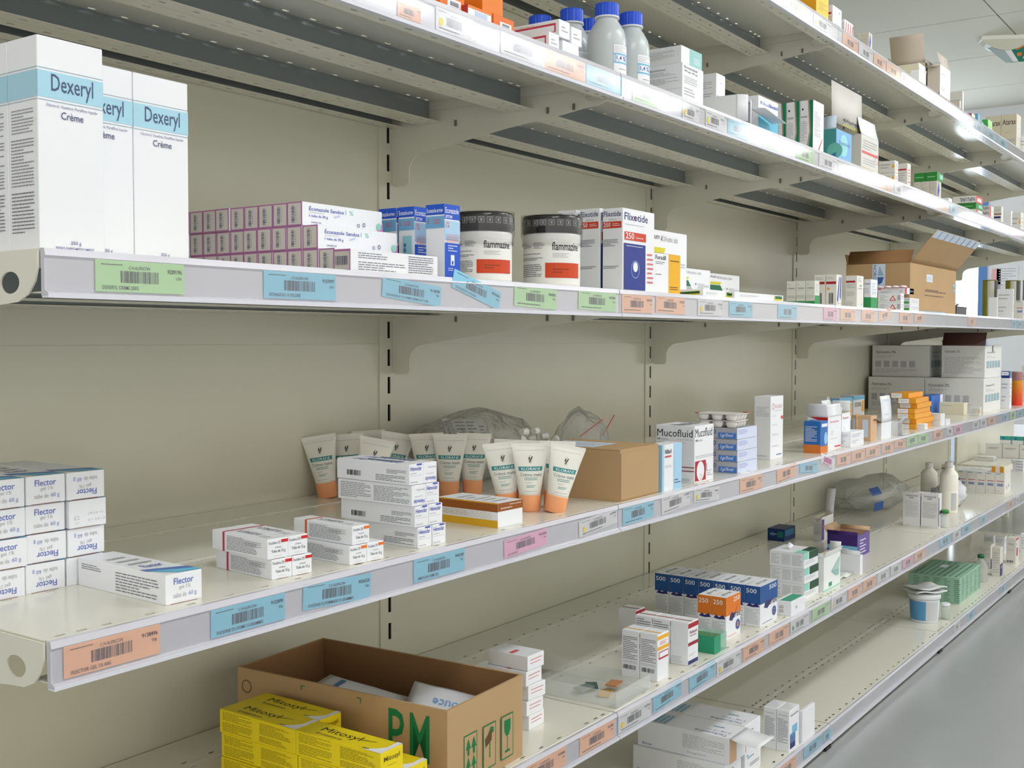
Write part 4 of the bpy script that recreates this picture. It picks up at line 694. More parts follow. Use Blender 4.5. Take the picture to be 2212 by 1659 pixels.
# hand cream tubes standing on their orange caps
TUBEW = mat((238,236,228), .3, spec=.5); TC = mat((246,170,120), .35)
tube_me = {}
def tube(px, py, lab, rz=0, lean=0, leany=0, H=.0985, Wd=.058, z=Z4, P=None):
    P = P or unp(px, py, z=z); t = link('cream_tube', None, loc=P, rot=(Matrix.Rotation(radians(lean), 3, FW) @ Matrix.Rotation(radians(rz-48), 3, 'Z')).to_euler()); tag(t, lab, 'tube', 'white hand cream tubes with orange caps')
    if 'b' not in tube_me:
        b = MB(); g_ = []; N = 28; NZ = 12
        for j in range(NZ+1):
            f = j/NZ; zz = .026+(H-.026)*f; a = .0165*(1-f)+Wd/2*f; c = .0155*(1-f)**.8+.0008
            g_.append([(a*cos(2*pi*k/N)*(1 if f < 1 else 1), c*sin(2*pi*k/N), zz) for k in range(N)])
        vs = [p for r in g_ for p in r]; fs = [(j*N+k, j*N+(k+1) % N, (j+1)*N+(k+1) % N, (j+1)*N+k) for j in range(NZ) for k in range(N)]
        b.add(vs, fs, TUBEW, smooth=True); b.box(-Wd/2, Wd/2, -.0006, .0006, H-.0002, H+.0055, TUBEW)
        def pr(u, v):   # wrap print on the front half; u -1..1, v 0..1
            f = v; a = .0165*(1-f)+Wd/2*f; c = .0155*(1-f)**.8+.0008; th = -pi/2+u*1.25
            return (a*cos(th)*1.01, c*sin(th)*1.01-.0003, .026+(H-.026)*f)
        tmp = MB(); art(tmp, Matrix(), 2, 1, [('r','T',.14,.5,.86,.59),('t','KLORANE','W',.24,.515,.78,.572,.01),('t','Crème mains',(130,136,140),.18,.39,.86,.46,.004),('l','T',.3,.3,.72,.37,2),('l','g',.32,.24,.7,.27,1),('l','T',.35,.15,.65,.21,2),('l','g',.25,.06,.72,.09,1),('l','g',.1,.015,.85,.035,1),('l','g',.1,.92,.88,.94,1),('o',(120,124,120),.5,.74,.085,.93),('p',(80,84,80),[(.46,.68),(.5,.68),(.56,.8),(.53,.8)]),('p',(80,84,80),[(.45,.74),(.48,.72),(.5,.78),(.47,.8)])], 0)
        for i, f in enumerate(tmp.f):
            q = [tmp.v[k] for k in f]
            if len(q) == 4 and max(v[0] for v in q)-min(v[0] for v in q) > .3:
                x0_, x1_, y0_, y1_ = min(v[0] for v in q), max(v[0] for v in q), min(v[1] for v in q), max(v[1] for v in q)
                for s in range(8):
                    a_, c_ = x0_+(x1_-x0_)*s/8, x0_+(x1_-x0_)*(s+1)/8
                    b.add([pr(a_-1, y0_), pr(c_-1, y0_), pr(c_-1, y1_), pr(a_-1, y1_)], [(0,1,2,3)], tmp.mats[tmp.m[i]])
            else: b.add([Vector(pr(v[0]-1, v[1]))+Vector((0, -.0003 if tmp.mats[tmp.m[i]].name.startswith('paint_eeeef0') else 0, 0)) for v in q], [tuple(range(len(q)))], tmp.mats[tmp.m[i]])
        tube_me['b'] = b.mesh('tube_body'); b = MB(); b.lathe([(.0150,0),(.0162,.0015),(.0171,.024),(.0166,.0262)], TC, 32, sy=.97); tube_me['c'] = b.mesh('cap')
    link('tube_body', tube_me['b'], t); link('cap', tube_me['c'], t); return t
tube(1097,1099,'hand cream tube, left of the three front tubes beside the small brown box', rz=-4, lean=-6)
tube(1144,1103,'hand cream tube, middle of the three front tubes beside the small brown box', rz=2, lean=0)
tube(1197,1105,'hand cream tube, right of the three front tubes, leaning right, bent corner', rz=10, lean=12)
tube(1020,1068,'hand cream tube leaning right behind the brown and yellow carton', rz=0, lean=2)
tube(970,1071,'hand cream tube upright behind the brown and yellow carton', rz=-6, lean=1)
tube(928,1068,'hand cream tube seen just over the right end of the tall blue-lettered stack', rz=-6, lean=-3)
tube(0,0,'hand cream tube in the second row behind the left front tube', rz=-2, lean=3, P=unp(1097,1099,z=Z4)+Vector((.037,.024,0)))
tube(0,0,'hand cream tube in the second row behind the middle front tube', rz=3, lean=3, P=unp(1144,1103,z=Z4)+Vector((.037,.024,0)))
tube(0,0,'hand cream tube in the second row behind the right front tube', rz=6, lean=3, P=unp(1197,1105,z=Z4)+Vector((.037,.024,0)))
tube(709,1074,'leftmost hand cream tube, leaning left against the back panel', rz=-8, lean=-9)
tube(757,1070,'hand cream tube second from left, standing at the back', rz=-6, lean=-4)
tube(788,1082,'hand cream tube tilting right, behind the tall blue-lettered stack', rz=4, lean=12)
tube(838,1064,'hand cream tube leaning right, last of the left back group', rz=6, lean=10)
tube(802,1058,'hand cream tube farthest back in the left group', rz=0, lean=-3)
# clear bags with white cups behind the tubes
def crumple(name, P, sx, sy, sz, M, lab, cat, seed, rz=0, extra=None, flat=.5, grp=None):
    rg = random.Random(seed); b = MB(); NU, NV = 26, 12; t = link(name, None, loc=P, rz=radians(rz)); tag(t, lab, cat, grp); g_ = []
    ph = [rg.uniform(0, 6.28) for _ in range(8)]
    for j in range(NV+1):
        v = -1+2*j/NV; row = []
        for k in range(NU+1):
            a = 2*pi*k/NU; rr = (1-abs(v)**3.5)**.6; w_ = 1+.10*sin(3*a+ph[0]+4*v)+.07*sin(7*a+ph[1]-6*v)+.05*rg.uniform(-1, 1)*(k not in (0, NU))
            row.append((v*sx/2*(1+.02*sin(5*a)), rr*w_*cos(a)*sy/2, max(.0006, sz*flat+rr*w_*sin(a)*sz*.5)))
        row[-1] = row[0]; g_.append(row)
    b.sheet(g_, M, th=.0003); link('bag_film', b.mesh('bag_film'), t)
    if extra: extra(t, g_)
    return t
def bag_label(t, g_):
    b = MB(); T = Matrix.Translation((-.115, -.028, .084)) @ Matrix.Rotation(radians(62), 4, 'X') @ Matrix.Rotation(radians(-4), 4, 'Z')
    b.box(0, .13, 0, .042, -.0002, .0002, mat((206,206,200), .4), T); art(b, T, .13, .042, [('v','SERINGUE',(60,62,66),.02,.1,.1,.9,.02),('v','A USAGE UNIQUE',(60,62,66),.12,.05,.18,.95,.02),('l',(100,104,110),.25,.1,.45,.9,5),('l',(100,104,110),.5,.1,.7,.9,5),('l',(90,94,100),.78,.2,.9,.7,3)])
    o = link('printed_label', b.mesh('printed_label'), t)
    b = MB(); b.box(-.165, -.16, -.02, .01, .02, .07, mat((206,120,130), .4), Matrix.Rotation(radians(10), 4, 'Y')); link('zip_strip', b.mesh('zip_strip'), t)
P = unp(1070,1040,z=Z4); P = Vector((1.12, -.090, Z4))
crumple('plastic_bag', P, .36, .13, .125, FILM, 'long clear zip bag with printed label lying behind the hand cream tubes', 'plastic bag', 11, rz=2, extra=bag_label)
def zip_red(t, g_):
    b = MB()
    for x_, y_, z_, ln, ry in ((-.01,-.035,.098,.07,-24),(.045,-.03,.10,.05,-48)):
        T = Matrix.Translation((x_, y_, z_)) @ Matrix.Rotation(radians(ry), 4, 'Y'); b.box(-ln/2, ln/2, -.0006, .0006, -.0008, .0008, mat((206,90,96), .4), T)
    link('zip_strip', b.mesh('zip_strip'), t)
crumple('plastic_bag', Vector((1.25, -.245, Z4)), .11, .08, .125, FILM, 'crumpled clear zip bag with red seal holding white cups, right of the tubes', 'plastic bag', 5, rz=-10, extra=zip_red)
for j, (px, py, zz) in enumerate(((1122,951,.094),(1141,944,.102),(1163,938,.106),(1127,928,.116),(1149,926,.121),(1192,946,.098),(1180,952,.092))):
    c_ = unp(px, py, y=-.265); t = link('plastic_cup', None, loc=(c_.x, -.265-.003*(j % 3), c_.z-.004), rot=(radians(60+13*j), radians(20*j), radians(30*j)))
    tag(t, 'tiny white plastic cup in the red-sealed clear bag', 'cup', 'tiny white cups in the clear bag')
    b = MB(); b.lathe([(.0055,0),(.0072,.011),(.0075,.0115),(.0066,.0112),(.005,.001),(.0005,.0008)], mat((238,238,234), .4), 20, caps=False); b.lathe([(.0005,0),(.0055,0)], mat((238,238,234), .4), 20, caps=False); link('cup_body', b.mesh('cup_body'), t)
# brown cardboard box
P, w, d, h = solve(Z4, (1339,1085), cx=1421, d=.165, ty=975, yaw=1); w = max(w, .09)
t = link('cardboard_box', None, loc=P, rz=radians(1)); tag(t, 'closed brown cardboard box behind the hand cream tubes', 'cardboard box')
b = MB(); b.box(0, w, 0, d, 0, h, CARD); art(b, face_T('T', w, d, h)[0], w, d, [('r','X',.1,.35,.72,.98),('r','c',.1,.7,.4,.98),('l','g',.2,.4,.65,.9,7)], .0024)
b.box(.0, w, .0, .002, h-.0003, h+.002, CARD); b.box(.002, w, .002, d, h+.0002, h+.0022, CARD); link('box_body', b.mesh('box_body'), t)
b = MB(); b.box(.001, w-.001, -.0018, -.0002, .003, h-.004, CARD); link('end_flap', b.mesh('end_flap'), t)
carton('niflus', Z4, (1430,1064), 'light blue and white carton squeezed between brown box and large black-lettered carton', None, y=-.462, cx=1472, d=.03, ty=962)
carton('muco', Z4, (1500,1048), 'large white carton with black lettering and red circle picture', None, y=-.455, cx=1541, ax=1417, ty=921)
g = 'grey and blue 1g/5ml cartons'
o = carton('ml5', Z4, (1593,1027), 'grey and blue 1g/5ml carton, bottom of the stack of four', g, y=-.457, cx=1635, ax=1541, h=.0218)
q = again(o, dz=.0224, dx=-.001, label='grey and blue 1g/5ml carton, second from bottom of the four')
q = again(o, dz=.0448, dx=-.002, label='grey and blue 1g/5ml carton, third from bottom of the four')
q = again(o, dz=.0672, dx=-.003, label='grey and blue 1g/5ml carton, top of the stack of four')
def tray(P, w, d, h, lab, red=True):
    t = link('tablet_tray', None, loc=P, rz=radians(2)); tag(t, lab, 'blister tray', 'white blister trays'); b = MB()
    M = mat((236,232,230), .3); b.box(0, w, 0, d, h-.001, h, M); n = 4; m_ = 3
    for i in range(n):
        for j in range(m_):
            c_ = Matrix.Translation((w*(i+.5)/n, d*(j+.5)/m_, h-.001)) @ Matrix.Diagonal((1,1,-1,1)); b.lathe([(w/n*.42,0),(w/n*.40,h*.5),(w/n*.3,h*.9),(.0003,h-.0012)], M, 14, c_, sy=d/m_/(w/n))
    link('tray_body', b.mesh('tray_body'), t)
    if red: b = MB(); b.prism([(-.001,d*.9),(-.001,d),(.012,d)], h, h+.0012, 'R'); b.prism([(w-.012,0),(w,0),(w,.014)], h, h+.0012, 'R'); link('red_corner', b.mesh('red_corner'), t)
b0 = q.location; tray(b0+Vector((-.004, -.001, .0224)), .062, .085, .0135, 'white blister tray, lower of two on the 1g/5ml cartons', False)
tray(b0+Vector((-.006, -.002, .0362)), .066, .088, .0130, 'white blister tray with red corners, upper of two on the 1g/5ml cartons')
carton('oflo', Z4, (1664,988), 'tall narrow white carton with red circle logo standing alone', None, y=-.415, cx=1691, ax=1629, ty=857)
# ---- far half of the below-eye-level shelf
carton('bluor', Z4, (1772,983), 'deep blue carton with orange base and water drop', None, y=-.455, cx=1788, ax=1736, ty=911)
def opened(kind, z, B, lab, flaps, group=None, inside='cr', name='open_box', **k):
    """open-topped carton with folded-out flaps; flaps: (side, length, tilt deg, els)"""
    P, w, d, h = solve(z, B, **k); yaw = k.get('yaw', 0); t = link(name, None, loc=P, rz=radians(yaw)); tag(t, lab, 'box', group)
    body, faces = ART[kind]; b = MB(); tub(b, w, d, h, body, inside)
    for f, els in faces.items():
        if f in ('F', 'L'): T, fw, fh = face_T(f, w, d, h); art(b, T, fw, fh, els)
    link('carton_body', b.mesh('carton_body'), t)
    E = {'F': ((0,0,h),(w,0,h),(0,-1,0)), 'B': ((w,d,h),(0,d,h),(0,1,0)), 'L': ((0,d,h),(0,0,h),(-1,0,0)), 'R': ((w,0,h),(w,d,h),(1,0,0))}
    for fl in flaps:
        s, L, tl = fl[:3]; els = fl[3] if len(fl) > 3 else None; p0, p1, o = E[s]; o = Vector(o)*cos(radians(tl))+Vector((0,0,1))*sin(radians(tl))
        flap(t, 'flap', p0, p1, o, L, fl[4] if len(fl) > 4 else body, els, bend=fl[5] if len(fl) > 5 else .08)
    return t, P, w, d, h
opened('openred', Z4, (1788,975), 'open white carton with red lettering, flaps up, beside the deep blue carton', [('L',.035,72),('F',.03,100),('R',.02,80)], y=-.44, cx=1817, d=.05, ty=902)
opened('openred', Z4, (1818,966), 'open white carton with a green inner edge behind the red-lettered one', [('B',.03,80),('R',.028,95),('L',.02,40,None,(120,180,60))], y=-.435, cx=1836, d=.045, ty=893)
carton('eosine', Z4, (1843,899), 'white carton with blue wave and yellow patch standing at the back', None, y=-.22, cx=1867, ax=1816, ty=856)
carton('eosine', Z4, (1813,905), 'white carton with light blue top edge behind the open red-lettered cartons', None, y=-.26, cx=1840, ax=1792, ty=861)
carton('stack2', Z4, (1786,905), 'small white carton with grey side at the back, left of the light blue edged one', None, y=-.28, cx=1791, ax=1762, ty=858)
carton('white', Z4, (1838,958), 'small white carton lying in front of the peach cartons', None, y=-.462, cx=1866, d=.03, ty=934)
g = 'peach coloured cartons'
carton('peach', Z4, (1881,953), 'peach coloured carton standing at the front with white label', g, y=-.45, w=.05, ax=1853, ty=899)
carton('peach', Z4, (1850,935), 'peach coloured carton behind the front peach one', g, y=-.36, cx=1862, ax=1838, ty=897)
t, P, w, d, h = opened('white', Z4, (1904,945), 'open white carton with one tall curled flap beside the peach cartons', [('F',.07,88,[('l','lb',.15,.8,.85,.9,2),('r',(190,200,230),.3,.3,.6,.33)],'W',-.12),('L',.05,20,None,'db')], y=-.455, cx=1925, d=.05, ty=914)
# lying opened carton
P, w, d, h = solve(Z4, (1940,938), y=-.455, w=.075, d=.05, h=.033)
t = link('open_box', None, loc=P, rz=radians(8)); tag(t, 'opened white carton lying on its side, mouth towards the front', 'box')
b = MB(); b.box(0, w, .001, d, 0, .0006, 'W'); b.box(0, w, .001, d, h-.0006, h, 'W'); b.box(0, .0006, .001, d, .0006, h-.0006, 'W'); b.box(w-.0006, w, .001, d, .0006, h-.0006, 'W'); b.box(.0006, w-.0006, d-.0006, d, .0006, h-.0006, 'tan'); link('carton_body', b.mesh('carton_body'), t)
flap(t, 'flap', (0,0,0), (w,0,0), (0,-1,.1), .02, 'W'); flap(t, 'flap', (w,0,h), (0,0,h), (0,-.6,.8), .018, 'X'); flap(t, 'flap', (0,0,h), (0,0,0), (-.7,-.7,0), .02, 'W')
g = 'stacked orange and white cartons'; o = None; rg = random.Random(3)
P, w, d, h = solve(Z4, (1980,932), y=-.44, cx=2012, ax=1941, h=.0145)
for j in range(7):
    q = link('medicine_box', box_mesh('orangeflat', w, d, .0146), loc=P+Vector((rg.uniform(-.008, .008)+(-.006 if j == 6 else 0), rg.uniform(-.004, .004)+(.02 if j == 6 else 0), j*.015)), rz=radians(rg.uniform(-3, 3)))
    tag(q, 'orange carton with white side panel, %s of the stack of seven' % ['bottom','second from bottom','third from bottom','middle','third from top','second from top','top'][j], 'box', g)
carton('white', Z4, (1998,916), 'tiny white carton at the foot of the orange stack', None, y=-.462, w=.03, d=.03, h=.016)
carton('bluebox', Z4, (2012,885), 'plain blue carton standing behind the orange stack', None, y=-.30, w=.15, d=.04, ty=855)
o = carton('cream', Z4, (2082,900), 'cream carton, front one of the pair right of the blue carton', 'cream blank cartons', y=-.40, w=.05, ax=2029, ty=871)
carton('cream', Z4, (2112,895), 'cream carton, taller rear one of the pair right of the blue carton', 'cream blank cartons', y=-.33, w=.03, ax=2044, ty=865)
o = carton('white', Z4, (2032,915), 'low white carton at the shelf edge below the cream pair, left one', 'low white cartons at the far shelf edge', y=-.463, w=.038, d=.05, h=.018, yaw=-4)
again(o, dz=.0185, label='low white carton lying on top of another at the far shelf edge')
again(o, dx=.05, label='low white carton at the shelf edge, second from the orange stack')
carton('hydw', Z4, (2117,895), 'white carton with small yellow warning mark in front of the big anaesthetic cartons', None, y=-.455, w=.02, ax=2097, ty=880)
# large white cartons stacked two high
g = 'large white shipping cartons'
P, w, d, h = solve(Z4, (2124,886), y=-.43, cx=2161, d=.30, ty=818)
def bigbox(P, w, d, h, kd, lab, flaps=()):
    t = link('carton_box', box_mesh(kd, w, d, h), loc=P); tag(t, lab, 'box', g); return t
H1 = h; bigbox(P, w, .203, H1-.001, 'xylo', 'large white carton, lower one nearest the front end of the double stack')
bigbox(P+Vector((0, .205, 0)), w, .205, H1-.001, 'xylo', 'large white carton, lower one against the back panel')
P2, w2, d2, h2 = solve(Z4+H1, (2127,818), y=-.42, cx=2163, ax=2034, ty=747)
t = link('carton_box', None, loc=P2); tag(t, 'large white carton, upper one at the front with torn open lid', 'box', g)
b = MB(); tub(b, w2, d2, h2, (226,226,224), 'db'); T, fw, fh = face_T('L', w2, d2, h2); art(b, T, fw, fh, ART['xylo2'][1]['L']); T, fw, fh = face_T('F', w2, d2, h2); art(b, T, fw, fh, ART['xylo'][1]['F']+[('r','k',.42,.8,.47,1)]); link('carton_body', b.mesh('carton_body'), t)
flap(t, 'lid_flap', (w2, d2*.98, h2), (0, d2*.98, h2), (0,.2,1), .02, 'db'); flap(t, 'lid_flap', (0, d2, h2), (0, .0, h2), (.35,0,.6), .055, (80,50,44))
y2 = Y_at(2007, P2.x, Z4+H1+.06)
bigbox(Vector((P2.x, y2, Z4+H1)), w2, -.015-y2, h2, 'xylo', 'large white carton, upper one against the back panel')
g2 = None
carton('white', Z4, (2181,882), 'white carton standing right of the large white cartons', None, y=-.452, cx=2185, ax=2161, ty=817)
o = [x for x in bpy.data.objects if x.get('label') == 'white carton standing right of the large white cartons'][0]
q = link('medicine_box', box_mesh('navy', .03, o['dims'][1]*.9, .026), loc=o.location+Vector((.0, .002, o['dims'][2]+.0002))); tag(q, 'navy carton with white label lying on the white carton by the large cartons', 'box')
X = X_at(2197, -.43, .75); t = link('spray_can', None, loc=(X, -.43, Z4)); tag(t, 'can fading from yellow to red at the far right of the shelf', 'can')
b = MB(); hh = Z_at(X, -.43, 804)-Z4
for j in range(12):
    f = j/12; c = (226-10*f, 60+130*f, 30+10*f) if f < .75 else (170, 120, 120); b.lathe([(.021, hh*f), (.021, hh*(f+1/12))], mat(tuple(int(v) for v in c), .3), 32, caps=False)
link('can_body', b.mesh('can_body'), t); b = MB(); b.lathe([(.001,hh),(.021,hh),(.02,hh+.003),(.001,hh+.003)], mat((190,170,170), .3), 32); link('can_top', b.mesh('can_top'), t)
carton('stack2', Z4, (2222,868), 'white and blue carton cut by the right edge on the below-eye-level shelf', None, y=-.43, w=.03, ax=2206, ty=790)
# ================================================================ SECOND SHELF FROM BOTTOM (Z5)
# open brown PM box
Pb = Vector((.5634, -.4655, Z5)); pw, pd, ph = .1875, .374, .1178
t = link('cardboard_box', None, loc=Pb, rz=radians(3.3)); tag(t, 'open brown cardboard box with green PM letters on the lower shelf', 'cardboard box')
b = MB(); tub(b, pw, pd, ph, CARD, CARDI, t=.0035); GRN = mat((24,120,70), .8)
art(b, face_T('L', pw, pd, ph)[0], pd, ph, [('t','P',GRN,.745,.36,.815,.9,.008),('t','M',GRN,.84,.36,.925,.9,.008),('l',(40,90,60),.1,.5,.2,.56,1),('r',GRN,.33,.93,.35,.94),('r',GRN,.33,.88,.333,.94),('r',GRN,.6,.93,.62,.94),('r',GRN,.617,.88,.62,.94),('o',(60,60,50),.05,.78,.08,.9)], .0003)
def sym(x0): return [('r',GRN,x0,.1,x0+.17,.62),('r',CARD,x0+.01,.115,x0+.16,.605)]
art(b, face_T('F', pw, pd, ph)[0], pw, ph, sym(.2)+[('r',GRN,.23,.15,.35,.18),('p',GRN,[(.225,.24),(.255,.36),(.285,.24)]),('p',GRN,[(.295,.24),(.325,.36),(.355,.24)]),('r',GRN,.245,.2,.265,.26),('r',GRN,.315,.2,.335,.26),('p',GRN,[(.225,.45),(.255,.57),(.285,.45)]),('p',GRN,[(.295,.45),(.325,.57),(.355,.45)]),('r',GRN,.245,.38,.265,.47),('r',GRN,.315,.38,.335,.47)]
  +sym(.44)+[('r',GRN,.52,.22,.535,.5),('p',GRN,[(.5,.5),(.58,.5),(.58,.56),(.54,.58)]),('p',(96,66,40),[(.46,.46),(.56,.56),(.55,.42),(.47,.36)])]
  +sym(.68)+[('p',GRN,[(.72,.56),(.81,.56),(.81,.44),(.785,.37),(.745,.37),(.72,.44)]),('r',GRN,.76,.2,.77,.4),('r',GRN,.73,.17,.8,.2)], .0003)
link('box_walls', b.mesh('box_walls'), t)
def packet(P, w, l, rx, ry, rz, lab, els, th=.012):
    t = link('sachet', None, loc=P, rot=(radians(rx), radians(ry), radians(rz))); tag(t, lab, 'sachet', 'white sachets in the open brown box'); N = 10; g_ = []
    for s in (1, -1):
        b = MB(); G = [[(w*(i/N-.5), l*(j/N-.5), s*th*.5*max(0, 1-(2*i/N-1)**4)*max(0, 1-(2*j/N-1)**4)**.7+.0003*sin(9*i+5*j)) for i in range(N+1)] for j in range(N+1)]
        b.sheet(G, mat((226,228,234), .35), th=.0004)
        if s == 1: art(b, Matrix.Translation((-w/2, -l/2, th*.5+.0006)), w, l, els, 0)
        link('sachet_side', b.mesh('sachet_side'), t)
packet((.694, -.365, Z5+.070), .07, .12, 12, -22, 24, 'white sachet with light blue lettering leaning in the open brown box', [('v','douce',(120,170,220),.3,.3,.55,.7,.01),('l','sg',.1,.1,.9,.2,2)])
packet((.640, -.235, Z5+.074), .08, .15, 6, -6, 8, 'crumpled white sachet lying deeper in the open brown box', [('r',(90,130,190),.2,.72,.8,.78)])
packet((.652, -.30, Z5+.035), .09, .17, 0, 4, 0, 'flat white sachet at the bottom of the open brown box', [('l','sg',.1,.1,.9,.8,8)])
# yellow cartons: long sides face the left
g = 'yellow ointment cartons'; YL, YW, YH = .1455, .0418, .0322
ART['mito']; 
def mitoT(): return [('V','Mitosyl',(60,54,40),.32,.36,.72,.82,.0),('V','Irritations',(90,80,40),.14,.5,.3,.8,0),('p',(60,54,40),[(.5,.36),(.62,.2),(.64,.2),(.53,.37)]),('p','W',[(.0,.0),(1,.0),(1,.06),(.5,.05),(.25,.1),(0,.2)]),('l',(70,64,40),.08,.08,.12,.3,1)]
ART['mito'][1]['T'] = [(e[0],)+e[1:] for e in mitoT()]
x0, y0 = .4436, -.169
pos = [(0,0,2,'top left rear'),(1,0,2,'top right rear'),(0,1,2,'top front'),(0,0,1,'middle left rear'),(0,1,1,'middle front'),(1,1,1,'middle right front, sticking out beside the brown box'),(0,0,0,'bottom left rear'),(0,1,0,'bottom front'),(1,1,0,'bottom right front'),(1,0,1,'middle right rear, hidden under the top ones'),(1,0,0,'bottom right rear, under two others')]
for c_, r_, l_, nm in pos:
    yy = y0-YL*(r_+1)+(.003 if l_ == 2 and r_ == 1 else 0)-.0006*r_; xx = x0+c_*(YW+.0008)+(.001 if l_ == 1 else 0)
    q = link('medicine_box', box_mesh('mito', YW, YL-.001, YH-.0003), loc=(xx, max(yy, -.4655)+(.002 if l_ == 2 and r_ == 0 else 0)-(.0 if not (c_ == 1 and r_ == 1) else .0), Z5+l_*(YH+.0002)))
    tag(q, 'yellow carton with script lettering, %s' % nm, 'box', g)
# white cartons with red print behind the PM box
g = 'white cartons with red print in a pile of five'
P, w, d, h = solve(Z5, (1138,1610), y=-.405, cx=1167, d=.07, h=.0225); P.x = max(P.x, .768)
for j in range(5):
    q = link('medicine_box', box_mesh('whiterow', .045, .075, .0225), loc=P+Vector(((.006, .0, .004, -.002, .002)[j], 0, j*.0231)), rz=radians((3, 0, -2, 2, 0)[j])); tag(q, 'white carton with red print behind the green-lettered brown box, %s of five' % ('bottom','second','third','fourth','top')[j], 'box', g)
# clear plastic tray with coloured cards
P = unp(1331,1531,z=Z5+.002); P = Vector((P.x+.004, max(P.y, -.463), Z5)); w = .125; d = .28; h = .026
t = link('plastic_tray', None, loc=P, rz=radians(2)); tag(t, 'shallow clear plastic tray with scraps inside on the lower shelf', 'tray')
b = MB(); tub(b, w, d, h, CLEAR, CLEAR, t=.0015); link('tray_body', b.mesh('tray_body'), t)
for j, (x_, y_, a_, c_, lab) in enumerate(((.03,.05,20,(206,160,60),'yellow card scrap'),(.045,.085,35,(70,96,90),'dark green card scrap'),(.02,.085,-10,(120,130,126),'grey card scrap'),(.06,.05,10,(184,130,90),'brown card scrap'))):
    b = MB(); b.box(-.016, .016, -.010, .010, 0, .003, c_); q = link('card_scrap', b.mesh('card_scrap'), loc=P+Vector((x_+.02, y_, .0018+.0032*j)), rz=radians(a_)); tag(q, lab+' in the clear plastic tray', 'card', 'card scraps in the clear tray')
# inhaler cartons with red / orange bands
g = 'white inhaler cartons with red bands'
o = carton('pulmR', Z5, (1486,1439), 'white inhaler carton with dark red bands, nearest of the row', g, cx=1508, ax=1448, ty=1346)
X0 = o.location.x; w, d, h = o['dims']
again(o, dy=d+.001, label='white inhaler carton with dark red top stripe, middle of the row').data = box_mesh('pulmR2', w, d, h)
again(o, dy=2*d+.002, label='white inhaler carton with dark red top stripe, third of the row').data = box_mesh('pulmR2', w, d, h)
carton('pulmR', Z5, (1373,1412), 'white inhaler carton with red edge standing apart at the left rear', g, y=-.295, cx=1393, ax=1336, ty=1319)
g = 'white inhaler cartons with orange bands'
o = carton('pulmO', Z5, (1420,1474), 'white inhaler carton with orange bands and bar code, nearest one', g, cx=1444, ax=1382, ty=1372)
again(o, dy=o['dims'][1]+.0015, label='white inhaler carton with orange bands, second behind the nearest one')
# blue and orange 500/250 cartons
g = 'blue 500 cartons in a row'
P, w, d, h = solve(Z5, (1642,1356), cx=1679, ax=1611, ty=1268)
yb = Y_at(1414, P.x, Z5+h*.6); dd = (yb-P.y)/7
for j in range(7):
    q = link('medicine_box', box_mesh('ser500', w, dd-.001, h), loc=P+Vector((0, dd*j, 0))); tag(q, 'blue and white 500 carton, %s of the row of seven' % ['nearest','second','third','fourth','fifth','sixth','farthest'][j], 'box', g)
g = 'orange 250 cartons'
P, w, d, h = solve(Z5, (1568,1384), cx=1617, ax=1537, ty=1292); P.y = max(P.y, -.462)
for j in range(2):
    q = link('medicine_box', box_mesh('ser250', min(w, .07), d-.0008, h), loc=P+Vector((0, d*j, 0))); tag(q, 'orange and white 250 carton, %s of two before the blue row' % ('nearer', 'farther')[j], 'box', g)
# green translucent case
P = unp(1543,1414,z=Z5); t = link('plastic_case', None, loc=P); tag(t, 'green translucent plastic case beside the orange 250 cartons', 'case')
GP = mat((30,160,120), .15, spec=.6, alpha=.85, name='green_plastic'); b = MB(); b.box(0, .028, 0, .05, 0, .033, GP); link('case_base', b.mesh('case_base'), t)
b = MB(); b.box(.0285, .055, .0, .05, 0, .033, mat((160,220,200), .1, spec=.7, alpha=.45, name='pale_green_plastic')); link('case_lid', b.mesh('case_lid'), t)
b = MB(); b.box(.006, .046, .006, .044, .002, .03, mat((60,150,120), .5)); 
# mint cartons
g = 'white cartons with mint and dark green bands'
P, w, d, h = solve(Z5, (1738,1298), cx=1767, ax=1664, h=.04); ht = (Z_at(P.x, P.y, 1193)-Z5)/3 if 0 else .036
o = carton('mint', Z5, (1738,1296), 'white carton with mint and dark green bands, bottom of three', g, cx=1768, ax=1664, h=.0355)
w, d, h = o['dims']; again(o, dx=-.002, dz=.036, label='white carton with mint and dark green bands, middle of three'); again(o, dx=-.006, dz=.072, label='white carton with mint and dark green bands, top of three')
b = MB(); b.sheet([[(0,0,0),(.016,0,.004)],[(0,.012,0),(.016,.012,.006)]], 'W', th=.0005); q = link('paper_scrap', b.mesh('paper_scrap'), loc=o.location+Vector((w*.3, d*.55, .1088)), rot=(radians(30), radians(-10), 0)); tag(q, 'small white paper scrap lying on the top mint-banded carton', 'paper')
carton('deepblue', Z5, (1694,1215), 'deep blue carton with light oval behind the mint-banded cartons', None, y=-.12, cx=1718, ax=1658, ty=1144)
carton('teal', Z5, (1709,1332), 'white carton with teal top lying in front of the mint-banded cartons', None, cx=1740, ax=1676, ty=1301)
opened('sail', Z5, (1779,1279), 'open white carton with a grey-green sail picture', [('R',.022,80),('F',.014,75),('L',.012,70)], cx=1815, d=.028, ty=1206)
